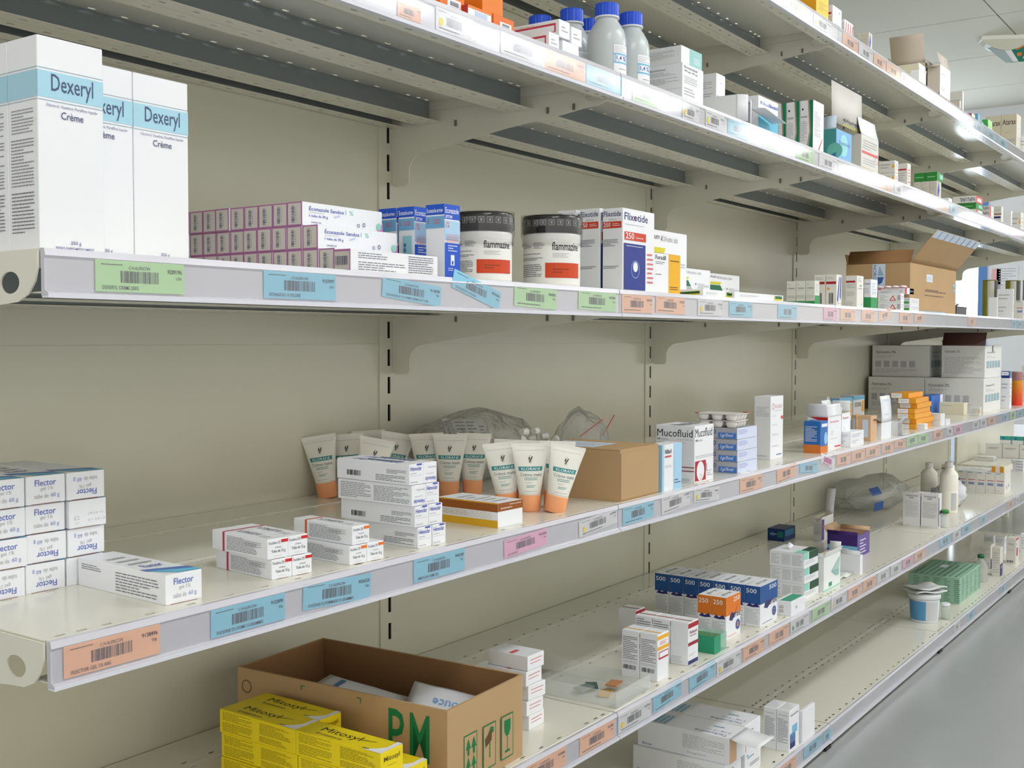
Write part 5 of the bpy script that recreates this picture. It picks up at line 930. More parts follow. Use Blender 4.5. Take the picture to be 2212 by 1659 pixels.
# purple open carton behind the white open one
PU = (60,34,110)
t, P, w, d, h = opened('bluelab', Z5, (1852,1222), 'open purple and blue carton with its dark purple flap up', [('L',.010,80,[],PU,.02),('B',.022,60,None,'tan'),('R',.012,70,None,'tan')], y=-.375, cx=1878, ax=1787, ty=1158, inside='tan')
for ch in t.children:
    if ch.name.startswith('carton_body'):
        b = MB(); tub(b, w, d, h, (50,74,170), 'tan'); T, fw, fh = face_T('F', w, d, h); art(b, T, fw, fh, [('r',(98,76,150),0,0,1,1),('l','W',.2,.1,.7,.8,5)]); T, fw, fh = face_T('L', w, d, h); art(b, T, fw, fh, [('r',PU,0,.52,1,1),('p','c',[(0,.34),(1,.22),(1,.5),(0,.5)]),('l','W',.4,.3,.8,.42,1)]); ch.data = b.mesh('carton_body')
opened('plain', Z5, (1858,1252), 'torn open blank white carton in front of the purple one', [('L',.012,80),('B',.02,60)], y=-.452, w=.02, ax=1816, ty=1200)
b = MB(); b.sheet([[(.05*i, .028*j, .004*sin(i*2+j)+.003) for i in range(5)] for j in range(4)], mat((236,240,242), .2), th=.0005)
q = link('crumpled_wrapper', b.mesh('wrapper'), loc=unp(1812,1256,z=Z5)+Vector((.0, -.002, .001))); q.scale = (.55, .5, 1); tag(q, 'crumpled white wrapper lying flat at the shelf edge by the torn white carton', 'wrapper')
t, P, w, d, h = opened('fineprint', Z5, (1775,1200), 'tall white carton with purple triangle and a high leaning flap', [('R',.075,80,None,'W',.1)], y=-.21, cx=1800, ax=1757, ty=1118)
# bag with blue labels
def bluelabels(t, g_):
    for x_, y_, z_, rx in ((-.19,-.088,.086,55),(-.185,-.098,.036,95)):
        b = MB(); b.box(-.042, .042, -.014, .014, -.0003, .0003, mat((24,82,160), .4), Matrix.Translation((x_, y_, z_)) @ Matrix.Rotation(radians(rx), 4, 'X')); link('blue_label', b.mesh('blue_label'), t)
P = unp(1890,1085,z=Z5); crumple('plastic_bag', Vector((3.42, -.115, Z5)), .46, .2, .11, FILM2, 'large milky plastic bag with dark blue labels lying at the back of the lower shelf', 'plastic bag', 21, rz=-3, extra=bluelabels)
g = 'tall white cartons with fine grey print'
o = carton('fineprint', Z5, (2027,1145), 'tall white carton with fine grey print, right one of the pair', g, y=-.43, cx=2034, ax=1989, ty=1068)
again(o, dy=o['dims'][1]+.002, label='tall white carton with fine grey print, left one of the pair')
def bottle(px, top, bot_y, r, lab, y=-.35, z=Z5, col=(246,242,232)):
    X = X_at(px, y, z+.1); h = Z_at(X, y, top)-z; t = link('plastic_bottle', None, loc=(X, y, z)); tag(t, lab, 'bottle', 'opaque white bottles')
    b = MB(); b.lathe([(r*.94,0),(r,.004),(r,h*.42),(r*.985,h*.43),(r,h*.44),(r,h*.73),(r*.93,h*.77),(r*.45,h*.86),(r*.42,h*.9)], mat(col, .35), 40); link('bottle_body', b.mesh('bottle_body'), t)
    b = MB(); b.lathe([(r*.45,h*.895),(r*.47,h*.9),(r*.47,h*.94),(r*.43,h*.95),(r*.45,h*.96),(r*.43,h)], mat((236,236,232), .3), 32); link('cap', b.mesh('cap'), t)
    b = MB(); th = math.atan2(CAMP.y-y, CAMP.x-X)
    for k in range(6): a0 = th+.25+k*.12; R_ = r+.0004; b.add([(R_*cos(a0),R_*sin(a0),h*.06),(R_*cos(a0+.12),R_*sin(a0+.12),h*.06),(R_*cos(a0+.12),R_*sin(a0+.12),h*.4),(R_*cos(a0),R_*sin(a0),h*.4)], [(0,1,2,3)], (196,196,200))
    link('label', b.mesh('label'), t)
bottle(2007, 999, 0, .029, 'opaque white bottle standing behind, left of the pair', y=-.25)
bottle(2050, 997, 0, .030, 'opaque white bottle in front, right of the pair with the crumpled bag beside', y=-.37)
X = X_at(2041, -.44, Z5+.03); h = .05; t = link('glass_vial', None, loc=(X, -.44, Z5)); tag(t, 'small clear vial with green cap before the white bottles', 'vial')
b = MB(); b.lathe([(.0115,0),(.012,.002),(.012,.034),(.007,.04),(.007,.044)], mat((226,230,228), .1, spec=.6, alpha=.6, name='vial_glass'), 24); link('vial_body', b.mesh('vial_body'), t)
b = MB(); b.lathe([(.0085,.0442),(.0125,.046),(.0125,.054),(.011,.056)], mat((60,140,70), .4), 24); link('cap', b.mesh('cap'), t)
def bluec(t, g_):
    b = MB(); b.sheet([[(.0+.018*i, -.028+.003*i, .062+.02*j+.003*i) for i in range(4)] for j in range(3)], mat((20,110,206), .4), th=.0005); link('blue_sheet', b.mesh('blue_sheet'), t)
P = unp(2088,1100,z=Z5); crumple('plastic_bag', Vector((P.x+.04, -.34, Z5)), .12, .10, .095, clearmat('white_film', .75, .15, (236,240,246)), 'crumpled white plastic bag with bright blue sheet right of the white bottles', 'plastic bag', 8, rz=20, extra=bluec, flat=.5)
g = 'white cartons with red line and bar code'
P, w, d, h = solve(Z5, (2170,1068), y=-.43, cx=2183, ax=2149, ty=1022)
for j in range(5):
    q = link('medicine_box', box_mesh('redline', w, d-.0008, h), loc=P+Vector((0, d*j, 0))); tag(q, 'white carton with red line and bar code, %s of the row' % ['nearest','second','third','fourth','farthest'][j], 'box', g)
q = link('medicine_box', box_mesh('oramp', w*1.4, d*1.3, .0235), loc=P+Vector((0, .002, h+.0004))); tag(q, 'white and orange striped carton lying on the red-line cartons', 'box')
P, w, d, h = solve(Z5, (2210,1040), y=-.34, w=.05, ax=2184, h=.026)
for j in range(2): q = link('medicine_box', box_mesh('purpleline', w, d, .0255), loc=P+Vector((0, 0, j*.026))); tag(q, 'white carton with purple lines, %s of two at the right edge' % ('lower','upper')[j], 'box', 'white cartons with purple lines')
g = 'white cartons stacked at the back right'
P, w, d, h = solve(Z5, (2192,1014), y=-.19, w=.06, d=.07, h=.056)
for j in range(3): q = link('medicine_box', box_mesh('stack2', .05, .078, .07), loc=P+Vector((0, .08*(j-1)-.02*0, 0)) if j < 3 else P); q.location.y = -.21+.08*(j-1); tag(q, 'greyish white carton at the back right, %s of three' % ('nearest','middle','farthest')[j], 'box', g)
for j in range(3): q = link('medicine_box', box_mesh('tealtop', .04, .05, .04), loc=(P.x+.004, -.285+.058*j, Z5+.0705)); tag(q, 'white carton with teal top on the back right stack, %s of three' % ('nearest','middle','farthest')[j], 'box', 'white cartons with teal tops')
carton('stack2', Z5, (2147,1015), 'long pale carton lying behind the red-line cartons', None, y=-.135, w=.05, d=.09, h=.022)
carton('pile', Z5, (2098,1020), 'dark-shaded grey carton lying behind the crumpled white bag', None, x=4.72, y=-.06, w=.05, d=.03, h=.03)
# ================================================================ BOTTOM SHELF (Z6)
g = 'white nebuliser solution cartons with blue lettering'
# two on top, two below
zt = .062+.108; Pn = unp(1576,1596,z=zt)
TL, TW, TH = .205, .082, .0535
xn = unp(1404.5,1565,z=zt).x
T0 = Vector((Pn.x, Pn.y, 0)); 
def terb(x, y, z, lab, rz=1.5): q = link('carton_box', box_mesh('terb', TW, TL, TH), loc=(x, y, z), rz=radians(rz)); tag(q, lab, 'box', g); return q
TY = max(Pn.y, -.45)
b_ = terb(Pn.x+TW+.003, TY+.005, Z6+TH+.0006, 'white carton with blue lettering, closed upper one of the pile under the second lowest shelf', 0)
terb(Pn.x-.006, TY+.008, Z6, 'white carton with blue lettering, lower left of the pile on the bottom shelf', 0)
terb(Pn.x+TW+.004, TY+.004, Z6, 'white carton with blue lettering, lower right of the pile on the bottom shelf', 0)
t = link('open_box', None, loc=(Pn.x, TY, Z6+TH+.0006)); tag(t, 'white carton with blue lettering and its end flap hanging open towards the aisle', 'box', g)
b = MB(); w, d, h = TW, TL, TH
b.box(0, w, 0, d, 0, .0006, 'W'); b.box(0, w, 0, d, h-.0006, h, 'W'); b.box(0, .0006, 0, d, .0006, h-.0006, 'W'); b.box(w-.0006, w, 0, d, .0006, h-.0006, 'tan'); b.box(.0006, w-.0006, d-.0006, d, .0006, h-.0006, 'tan'); b.box(.0006, w*.45, .001, .0016, .0006, h-.0006, 'tan'); b.box(w*.45, w-.0007, .001, .0016, .0006, h-.0006, 'W')
for f in ('T', 'L'): T, fw, fh = face_T(f, w, d, h); art(b, T, fw, fh, ART['terb'][1][f])
link('carton_body', b.mesh('carton_body'), t)
flap(t, 'end_flap', (0,0,h), (w,0,h), (0,-1,-.25), .06, 'W', [('e','c',.25+.09*i,.3+.1*j,.03) for i in range(4) for j in range(3)]+[('l',bl,.2,.75,.8,.9,2)], bend=-.12)
carton('terb', Z6, (1300,1690), 'shaded white carton far left on the bottom shelf, below the brown-lettered one', g, y=-.43, w=.082, d=.2, h=.0535)
o_ = again([x for x in bpy.data.objects if x.get('label', '').startswith('shaded white carton far left')][0], dz=.054, label='shaded white carton lying on another far left on the bottom shelf')
g = 'upright white cartons with blue square'
o = carton('vent', Z6, (1704,1626), 'upright white carton with blue square, nearest of the two', g, cx=1726, ax=1677, ty=1537)
again(o, dy=o['dims'][1]+.001, label='upright white carton with blue square, farther of the two')
carton('plain', Z6, (1733,1605), 'thin blank white carton standing upright at the bottom shelf edge', None, cx=1760, ax=1726, ty=1537)
# bucket with packets on top
c = unp(1996,1340,z=Z6); X = c.x; yy = c.y; r = .047; t = link('bucket', None, loc=(X, yy, Z6)); tag(t, 'white bucket with blue label on the bottom shelf', 'bucket')
hB = .083; b = MB(); b.lathe([(r*.88,0),(r*.9,.003),(r,hB)], mat((216,222,226), .3), 48); th = math.atan2(CAMP.y-yy, CAMP.x-X)
for k in range(14):
    a0 = th-1.25+k*.17; q0, q1 = r*.905+.0005, r*.985+.0005; cc = (90,150,196) if k < 8 else (206,208,212)
    b.add([(q0*cos(a0),q0*sin(a0),.008),(q0*cos(a0+.17),q0*sin(a0+.17),.008),(q1*cos(a0+.17),q1*sin(a0+.17),hB-.014),(q1*cos(a0),q1*sin(a0),hB-.014)], [(0,1,2,3)], cc)
link('bucket_body', b.mesh('bucket_body'), t); b = MB(); b.lathe([(r*1.03,hB-.008),(r*1.06,hB-.006),(r*1.05,hB+.004),(r*.98,hB+.006),(.001,hB+.006)], mat((222,226,228), .3), 48); link('lid', b.mesh('lid'), t)
for j in range(2):
    b = MB(); b.sheet([[(-.055+.11*i/8, -.04+.08*k/5, .003*sin(i*.9+j*2)+.002*cos(k*1.3)) for i in range(9)] for k in range(6)], mat((222,226,226), .5), th=.004)
    q = link('paper_packet', b.mesh('paper_packet'), loc=(X+.004*j, yy, Z6+hB+.0135+.011*j), rz=radians(-40+8*j)); tag(q, 'flat white paper packet on the bucket lid, %s of two' % ('lower','upper')[j], 'packet', 'paper packets on the bucket')
X = X_at(2043, -.44, Z6+.03); t = link('glass_vial', None, loc=(X, -.44, Z6)); tag(t, 'small clear jar right of the bucket on the bottom shelf', 'vial'); b = MB(); b.lathe([(.012,0),(.014,.003),(.014,.036),(.011,.042)], mat((206,216,206), .1, alpha=.6, name='vial_glass2'), 24); link('vial_body', b.mesh('vial_body'), t); b = MB(); b.lathe([(.0125,.0422),(.0125,.052)], 'W', 24); link('cap', b.mesh('cap'), t)
P, w, d, h = solve(Z6, (2072,1306), cx=2117, d=.17, ty=1250)
q = link('wrapped_pack', box_mesh('mintstripe', w, d, h), loc=(P.x, max(P.y, -.45), Z6)); tag(q, 'film-wrapped pale green striped pack right of the bucket', 'pack')
for j, (px, py, yy, tp, lab) in enumerate(((2119,0,-.40,1198,'clear glass bottle with dark green cap, nearer of the pair'),(2129,0,-.34,1193,'clear glass bottle with dark green cap, farther of the pair'))):
    X = X_at(px, yy, Z6+.08); h = Z_at(X, yy, tp)-Z6; t = link('glass_bottle', None, loc=(X, yy, Z6)); tag(t, lab, 'bottle', 'clear glass bottles with green caps'); r = .024
    b = MB(); b.lathe([(r*.95,0),(r,.003),(r,h*.62),(r*.5,h*.8),(r*.45,h*.88)], mat((214,222,220), .05, spec=.8, alpha=.35, name='bottle_glass'), 32); link('bottle_body', b.mesh('bottle_body'), t)
    b = MB(); b.lathe([(r*.5,h*.88),(r*.52,h),(r*.45,h+.001)], mat((30,110,80), .4), 24); link('cap', b.mesh('cap'), t)
g = 'white cartons right of the glass bottles'
carton('bluelab', Z6, (2160,1243), 'white carton with dark blue corner in front of the others, right of the glass bottles', g, y=-.44, cx=2166, ax=2142, ty=1184)
carton('bluelab', Z6, (2140,1225), 'white carton behind, left of the dark blue cornered one', g, y=-.38, cx=2150, ax=2119, ty=1178)
carton('redsq', Z6, (2194,1218), 'white carton with red square corner, nearest the right edge', g, y=-.44, cx=2201, ax=2173, ty=1164)
carton('white', Z6, (2170,1200), 'white carton standing between the red cornered and the rear ones', g, y=-.36, cx=2175, ax=2149, ty=1160)
carton('white', Z6, (2146,1195), 'white carton farthest back right of the glass bottles', g, y=-.30, cx=2150, ax=2125, ty=1158)
carton('warn', Z6, (2226,1200), 'white and red carton cut by the right edge on the bottom shelf', None, y=-.44, w=.03, ax=2204, ty=1155)
# ================================================================ SECOND SHELF FROM TOP (Z2)
YF = -.462
g = 'orange and white cartons'
carton('ora_white', Z2, (1011,30), 'small white and orange carton under the big orange one on the upper shelf', None, y=YF, cx=1062, d=.07, ty=9)
carton('ora_or', Z2, (1066,50), 'small orange carton with white panel at the left of the blue-capped bottles', None, y=YF, cx=1111, d=.07, ty=28)
o = [x for x in bpy.data.objects if x.get('label', '').startswith('small white and orange carton under')][0]
X = X_at(1042, YF+.004, Z2+.06); carton('ora_top', Z2+o['dims'][2]+.0004, (0,0), 'big orange carton resting on smaller ones at the top edge of the picture', None, x=X, y=YF+.004, w=.047, d=.1, h=.045)
carton('ora_or', Z2, (950,10), 'dark red and orange carton mostly hidden by the upper rail', None, y=YF+.01, cx=1003, d=.06, h=.034)
g = 'white cartons with red outlined panel'
P, w, d, h = solve(Z2, (1186,80), y=YF, cx=1208, ax=1112, ty=67)
lo = carton('redrect', Z2, (1186,80), 'white carton with red outlined panel, lower left of three', g, y=YF, cx=1208, d=.10, ty=67)
hh = lo['dims'][2]; xx = X_at(1208, YF+.004, Z2+hh*1.5)
wq = X_at(1231, YF+.004, Z2+.05)-xx
q = link('medicine_box', box_mesh('redrect', wq, .12, .0255), loc=(xx, YF+.004, Z2+hh+.0003)); tag(q, 'white carton with red outlined panel, upper one with the panel facing left', 'box', g)
q = link('medicine_box', box_mesh('redrect', wq, .12, .0255), loc=(xx+wq+.0015, YF+.002, Z2+hh-.004)); tag(q, 'white carton, upper right of three before the blue-capped bottles', 'box', g)
q = link('medicine_box', box_mesh('plain', .045, .05, hh-.0046), loc=(xx+.003, YF, Z2)); tag(q, 'low blank white carton under the red outlined ones', 'box')
def capbottle(px, cx_y, top, lab, r=.0315, rc=.0195):
    X = X_at(px, cx_y, Z2+.08); h = Z_at(X, cx_y, top)-Z2; t = link('medicine_bottle', None, loc=(X, cx_y, Z2)); tag(t, lab, 'bottle', 'translucent bottles with blue caps')
    b = MB(); M = mat((206,214,218), .25, spec=.6, alpha=.88, name='bottle_plastic'); k = h/.125
    pr = [(r*.93,0),(r,.004),(r,.058*k),(r*.985,.068*k),(r*.9,.080*k),(r*.72,.090*k),(rc*.88,.0985*k),(rc*.84,.103*k)]; b.lathe(pr, M, 48); b.lathe([(rc*.9,.1012*k),(rc*1.03,.1015*k),(rc*1.03,.1035*k),(rc*.9,.104*k)], 'W', 40); link('bottle_body', b.mesh('bottle_body'), t)
    b = MB(); BM = mat((36,84,214), .3, spec=.5); N = 40; z0, z1 = .104*k, h; vs = []
    for zz, s in ((z0, 1), (z1-.003, 1), (z1-.0008, .96), (z1, .86)):
        for j in range(N*2): a = pi*j/N; R_ = rc*s*(1.0 if j % 4 < 3 else .965); vs.append((R_*cos(a), R_*sin(a), zz))
    M2 = N*2; b.add(vs, [(q*M2+j, q*M2+(j+1) % M2, (q+1)*M2+(j+1) % M2, (q+1)*M2+j) for q in range(3) for j in range(M2)]+[tuple(range(3*M2, 4*M2)), tuple(reversed(range(M2)))], BM); link('blue_cap', b.mesh('blue_cap'), t)
    b = MB(); th = math.atan2(CAMP.y-cx_y, CAMP.x-X); a0 = th+.35; tmp = MB(); art(tmp, Matrix(), 1.05, .045*k, [('r','W',0,0,1,1),('l','g',.05,.72,.95,.96,4),('r','c',0,.64,1,.7),('r','c',0,.34,1,.4),('r','c',.04,.4,.1,.64),('r','c',.8,.4,.86,.64),('t','1,4 %',(50,80,160),.15,.43,.75,.61,.03),('l','g',.3,.1,.8,.2,1)], 0)
    for i, f in enumerate(tmp.f):
        q = [tmp.v[k_] for k_ in f]; x0_, x1_, y0_, y1_ = min(v[0] for v in q), max(v[0] for v in q), min(v[1] for v in q), max(v[1] for v in q); n = 8 if len(q) == 4 and x1_-x0_ > .2 else 0; R_ = r+.0005+q[0][2]*.6
        if n:
            for s in range(n):
                u0, u1 = x0_+(x1_-x0_)*s/n, x0_+(x1_-x0_)*(s+1)/n; b.add([(R_*cos(a0+u), R_*sin(a0+u), .008+v) for u, v in ((u0,y0_),(u1,y0_),(u1,y1_),(u0,y1_))], [(0,1,2,3)], tmp.mats[tmp.m[i]])
        else: b.add([(R_*cos(a0+v[0]), R_*sin(a0+v[0]), .008+v[1]) for v in q], [tuple(range(len(q)))], tmp.mats[tmp.m[i]])
    link('label', b.mesh('label'), t)
capbottle(1311, -.425, 10, 'translucent bottle with blue cap, nearest and largest')
capbottle(1363, -.42, 30, 'translucent bottle with blue cap, right of the nearest one')
capbottle(1275, -.345, 44, 'translucent bottle with blue cap, mostly hidden behind the nearest one')
capbottle(1235, -.35, 22, 'translucent bottle with blue cap, behind the white cartons')
capbottle(1167, -.30, 37, 'translucent bottle with blue cap, only its cap showing far left')
o = carton('bronch', Z2, (1474,160), 'white carton with grey print and bar code right of the blue-capped bottles', None, y=-.455, cx=1519, ax=1400, ty=134)
w, d, h = o['dims']; q = link('medicine_box', box_mesh('brteal', w*.98, d*.98, max(.012, Z_at(o.location.x, -.45, 97)-Z2-h)), loc=o.location+Vector((.001, .003, h+.0003))); tag(q, 'white and teal carton lying on the carton with the bar code', 'box')
carton('elu', Z2, (1547,180), 'white carton with serif lettering behind the open tilted carton', None, y=-.42, cx=1566, ax=1505, ty=157)
# open carton lying on its side, mouth to the front
P, w, d, h = solve(Z2, (1590,230), y=-.462, cx=1628, d=.075, h=.05)
P.z = Z2; t = link('open_box', None, loc=P, rz=radians(4)); tag(t, 'opened white carton lying on its side with a curved flap towards the aisle', 'box'); b = MB(); X = mat('W', .42)
b.box(0, .0006, 0, d, 0, h, X); b.box(w, w+.0006, 0, d, 0, h, X); b.box(.0006, w, 0, d, 0, .0006, X); b.box(.0006, w, 0, d, h-.0006, h, X); b.box(.0006, w, d-.0006, d, .0006, h-.0006, 'tan'); T, fw, fh = face_T('L', w, d, h); art(b, T, fw, fh, [('l','g',.5,.1,.8,.2,2)]); link('carton_body', b.mesh('carton_body'), t)
flap(t, 'curved_flap', (0,0,0), (0,0,h), (.3,-1,0), .022, 'W', bend=.3); 
flap(t, 'front_flap', (w,0,.0), (w,0,h), (-.9,-.5,0), .028, 'W', bend=-.2)
P, w, d, h = solve(Z2, (1638,250), y=-.455, cx=1680, d=.06, ty=205)
t = link('open_box', None, loc=P); tag(t, 'white and blue carton with its flap hanging over the rail', 'box'); b = MB(); b.box(0, w, 0, d, 0, h, X); T, fw, fh = face_T('F', w, d, h); art(b, T, fw, fh, ART['elub'][1]['F']+[('t','Eludril',bl,.52,.78,.98,.88,.01)] ); T, fw, fh = face_T('L', w, d, h); art(b, T, fw, fh, [('l','g',.1,.3,.8,.9,6)]); link('carton_body', b.mesh('carton_body'), t)
fl = flap(t, 'hanging_flap', (-.045,-.002,h*.52), (w*.6,-.004,h*.32), (0,-1,.02), .032, 'W', None, bend=.12, els_in=[('e',(130,40,60),.3+.1*i,.35+.2*j,.03) for i in range(5) for j in range(3)])
g = 'white cartons with green and brown curved stripe'
P, w, d, h = solve(Z2, (1756,300), y=-.46, cx=1779, ax=1727, ty=215)
for j in range(3):
    q = link('medicine_box', box_mesh('grst', w, d-.0008, h), loc=P+Vector((0, d*j*1.02, 0))); tag(q, 'white carton with green curved stripe, %s of the row of three' % ('nearest','middle','farthest')[j], 'box', g)
t, P, w, d, h = opened('nut', Z2, (1806,330), 'open teal and light blue carton with its white flaps standing up', [('L',.03,85,None,'X',-.2),('B',.035,80,None,'X')], y=-.458, cx=1839, ax=1778, ty=277, inside='W')
t, P, w, d, h = opened('chlor', Z2, (1860,360), 'tall grey-white carton with yellow hatching and a flap bent outwards', [('F',.045,108,None,'W')], y=-.455, cx=1897, ax=1836, ty=289)
# upside-down printed panel of the same carton
yq = P.y+.012; xq = X_at(1795, yq, Z2+.1); wq_ = X_at(1860, yq, Z2+.1)-xq; z0q = Z_at(xq+wq_, yq, 290)-Z2; hq = Z_at(xq+wq_, yq, 208)-Z2-z0q
b = MB(); o_ = xq-P.x; b.sheet([[(o_+wq_*f+(.006*(1-g__)), .012, z0q+hq*g__) for f in (0, .25, .5, .75, 1)] for g__ in (0, .5, 1)], (206,203,198), th=.0008)
art(b, Matrix(((1,0,0,o_),(0,0,-1,.0113),(0,1,0,z0q),(0,0,0,1))), wq_, hq, [('T','Chlorhydr','K',.35,.10,.98,.22,.01),('h',(200,190,30),.35,.0,1,.06,9)], .0003); link('lid_panel', b.mesh('lid_panel'), t)
# small cartons further along
g = 'small white and grey cartons on the second shelf from the top'
o = carton('hydw', Z2, (1933,380), 'small grey-white carton with warning mark, lower one left of the red band carton', g, y=-.45, w=.03, ax=1898, ty=372)
again(o, dz=o['dims'][2]+.0004, label='small grey-white carton with warning mark, upper one left of the red band carton')
carton('hyd', Z2, (1960,390), 'grey-white carton with red band standing before the green cartons', None, y=-.455, cx=1967, ax=1934, ty=352)
g = 'small warning-marked cartons under the green ones'; X0 = X_at(2030, -.45, Z2+.03)
P, w, d, h = solve(Z2, (2024,420), y=-.455, cx=2033, ax=2007, ty=390)
for j in range(3): q = link('medicine_box', box_mesh('warnG', w, d-.0006, h), loc=P+Vector((0, d*j, 0))); tag(q, 'small grey carton with yellow warning mark, %s of three under the green cartons' % ('nearest','middle','farthest')[j], 'box', g)
for j in range(2): q = link('medicine_box', box_mesh('green', w*1.5, d*1.5-.001, .026), loc=P+Vector((0, d*1.5*j, h+.0004))); tag(q, 'green carton lying on the small warning-marked ones, %s of two' % ('nearer','farther')[j], 'box', 'green cartons')
carton('plain', Z2, (2050,440), 'small blank white carton just right of the green cartons', None, y=-.46, cx=2057, ax=2037, ty=427)
g = 'cartons with blue upside-down lettering'
o = carton('nifl', Z2, (2108,470), 'white carton with blue upside-down lettering, lowest of the left pile', g, y=-.452, cx=2122, ax=2064, h=.019)
w, d, h = o['dims']; q = link('medicine_box', box_mesh('green', w, d, .021), loc=o.location+Vector((.002,0,.0194))); tag(q, 'green carton between two blue-lettered cartons', 'box')
q = link('medicine_box', box_mesh('niflT', w, d*1.15, .023), loc=o.location+Vector((0,0,.0410))); tag(q, 'white carton with red end and blue upside-down lettering, top of the left pile', 'box', g)
o = carton('nifl', Z2, (2138,480), 'white carton with blue upside-down lettering, bottom of three right of the green one', g, y=-.45, cx=2146, ax=2120, h=.0165)
again(o, dz=.017, label='white carton with blue upside-down lettering, middle of three right of the green one'); again(o, dz=.034, label='white carton with blue upside-down lettering, top of three right of the green one')
carton('pile', Z2, (2163,490), 'grey-white carton with red and blue lines beside the blue-lettered pile', None, y=-.45, cx=2167, ax=2147, ty=445)
carton('plain', Z2, (2184,500), 'blank white carton between the lined carton and the rightmost one', None, y=-.43, w=.02, ax=2167, ty=455)
carton('hydw', Z2, (2205,505), 'grey-white carton with red line at the right edge of the second shelf from the top', None, y=-.455, cx=2211, ax=2184, ty=458)
# ================================================================ TOPMOST SHELF (Z1)
carton('yeltall', Z1, (1763,40), 'tall yellow-orange carton on the topmost shelf', None, y=-.458, cx=1789, ax=1714, ty=-30)
carton('doct', Z1, (1799,70), 'white carton with red side mark right of the yellow-orange one', None, y=-.458, cx=1818, ax=1789, ty=10)
o = carton('redV', Z1, (1825,85), 'white carton with red slanted stripes, left of two on the topmost shelf', 'white cartons with red slanted stripes', y=-.46, cx=1834, ax=1818, ty=41)
again(o, dx=o['dims'][0]+.001, label='white carton with red slanted stripes, right of two on the topmost shelf')
carton('warnG', Z1, (1877,110), 'grey carton with blue striped edge standing alone on the topmost shelf', None, y=-.46, cx=1884, ax=1853, ty=69)
opened('cream', Z1, (1998,190), 'pinkish grey open carton with a broad rounded flap raised against the ceiling', [('B',.03,70,None,(190,176,160)),('L',.085,74,None,(196,184,170),.05)], y=-.41, w=.11, ax=1925, ty=134, inside='db')
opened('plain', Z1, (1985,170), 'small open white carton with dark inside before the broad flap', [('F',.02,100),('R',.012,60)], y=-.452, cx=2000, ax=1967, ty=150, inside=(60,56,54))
ART['hatch'] = ((206,196,186), {'L': [('h',(150,36,70),.0,.0,1,.2,5)], 'F': [('r','W',0,0,1,1),('l','g',.15,.75,.8,.8,1),('l','g',.1,.3,.5,.4,2),('h','r',0,0,1,.16,14)]})
opened('hatch', Z1, (2030,195), 'open carton with red diagonal hatching and flaps raised', [('F',.04,110),('L',.022,-20),('B',.02,80)], y=-.455, cx=2052, ax=2003, ty=138)
carton('hatch', Z1, (2073,240), 'plain grey carton behind and right of the red-hatched one', None, y=-.44, w=.012, ax=2049, ty=217)
carton('pile', Z1, (2078,240), 'pale carton with thin red edge behind the red-hatched one', None, y=-.36, w=.02, ax=2050, ty=196)
carton('mag', Z1, (2099,275), 'magenta carton lying on its side on the topmost shelf', None, y=-.45, cx=2106, ax=2075, ty=244)
carton('lightbl', Z1, (2112,270), 'light blue carton behind the magenta one', None, y=-.38, w=.03, ax=2104, ty=245)
carton('lightbl', Z1, (2122,290), 'shiny light blue carton in front of the lime green ones', None, y=-.458, w=.016, ax=2103, ty=263)
o = carton('limeg', Z1, (2134,300), 'lime green carton, lower of two before the large lettered cartons', 'lime green cartons', y=-.457, cx=2143, ax=2121, h=.02)
again(o, dz=.0204, label='lime green carton, upper of two before the large lettered cartons')
carton('yelsm', Z1, (2156,310), 'small yellow carton at the foot of the large lettered cartons', None, y=-.46, cx=2170, ax=2139, ty=289)
g = 'large grey-beige lettered cartons'
P, w, d, h = solve(Z1, (2195,330), y=-.40, cx=2204, ax=2161, ty=245)
for j in range(2): q = link('medicine_box', box_mesh('atarax', w, d-.001, h), loc=P+Vector((0, d*j, 0))); tag(q, 'large grey-beige carton with dark lettering on the topmost shelf, %s of two' % ('nearer','farther')[j], 'box', g)
carton('white', Z1, (2222,330), 'white carton cut by the right edge on the topmost shelf', None, y=-.43, w=.02, ax=2203, ty=292)
# ================================================================ PRICE TAGS IN THE RAILS
CT = {'b': 'tb', 'o': 'to', 'g': 'tg', 'w': 'tw', 'p': 'tp', 'y': 'tw', 'm': 'tw', 'n': 'tw'}
CN = {'b': 'light blue', 'o': 'orange', 'g': 'pale green', 'w': 'white', 'p': 'pink', 'y': 'white yellow-dotted', 'm': 'white magenta-printed', 'n': 'white green-dotted'}
TXT = {(3,0): ('9209196','UN','DEXERYL CREME 250G'), (3,1): ('9157097','UN','ECONAZOLE 1% POUDRE'), (3,2): ('9118078','TB','ECONAZOLE 1% CREME DERMIQUE TUBE'), (3,3): ('9070031','UN','ECONAZOLE 1% FLUIDE'),
 (4,0): ('9138496','TB','FLECTOR GEL 1% 60G'), (4,1): ('9123090','TB','FUCIDINE 2% CREME 15 GRAMMES'), (4,2): ('9036525','TB','FUCIDINE 2% POMMADE 15 GRAMMES'), (4,3): ('9042208','TB','HEMOCLAR CREME 30G'), (4,4): ('9101028','SA','LES NANTES')}
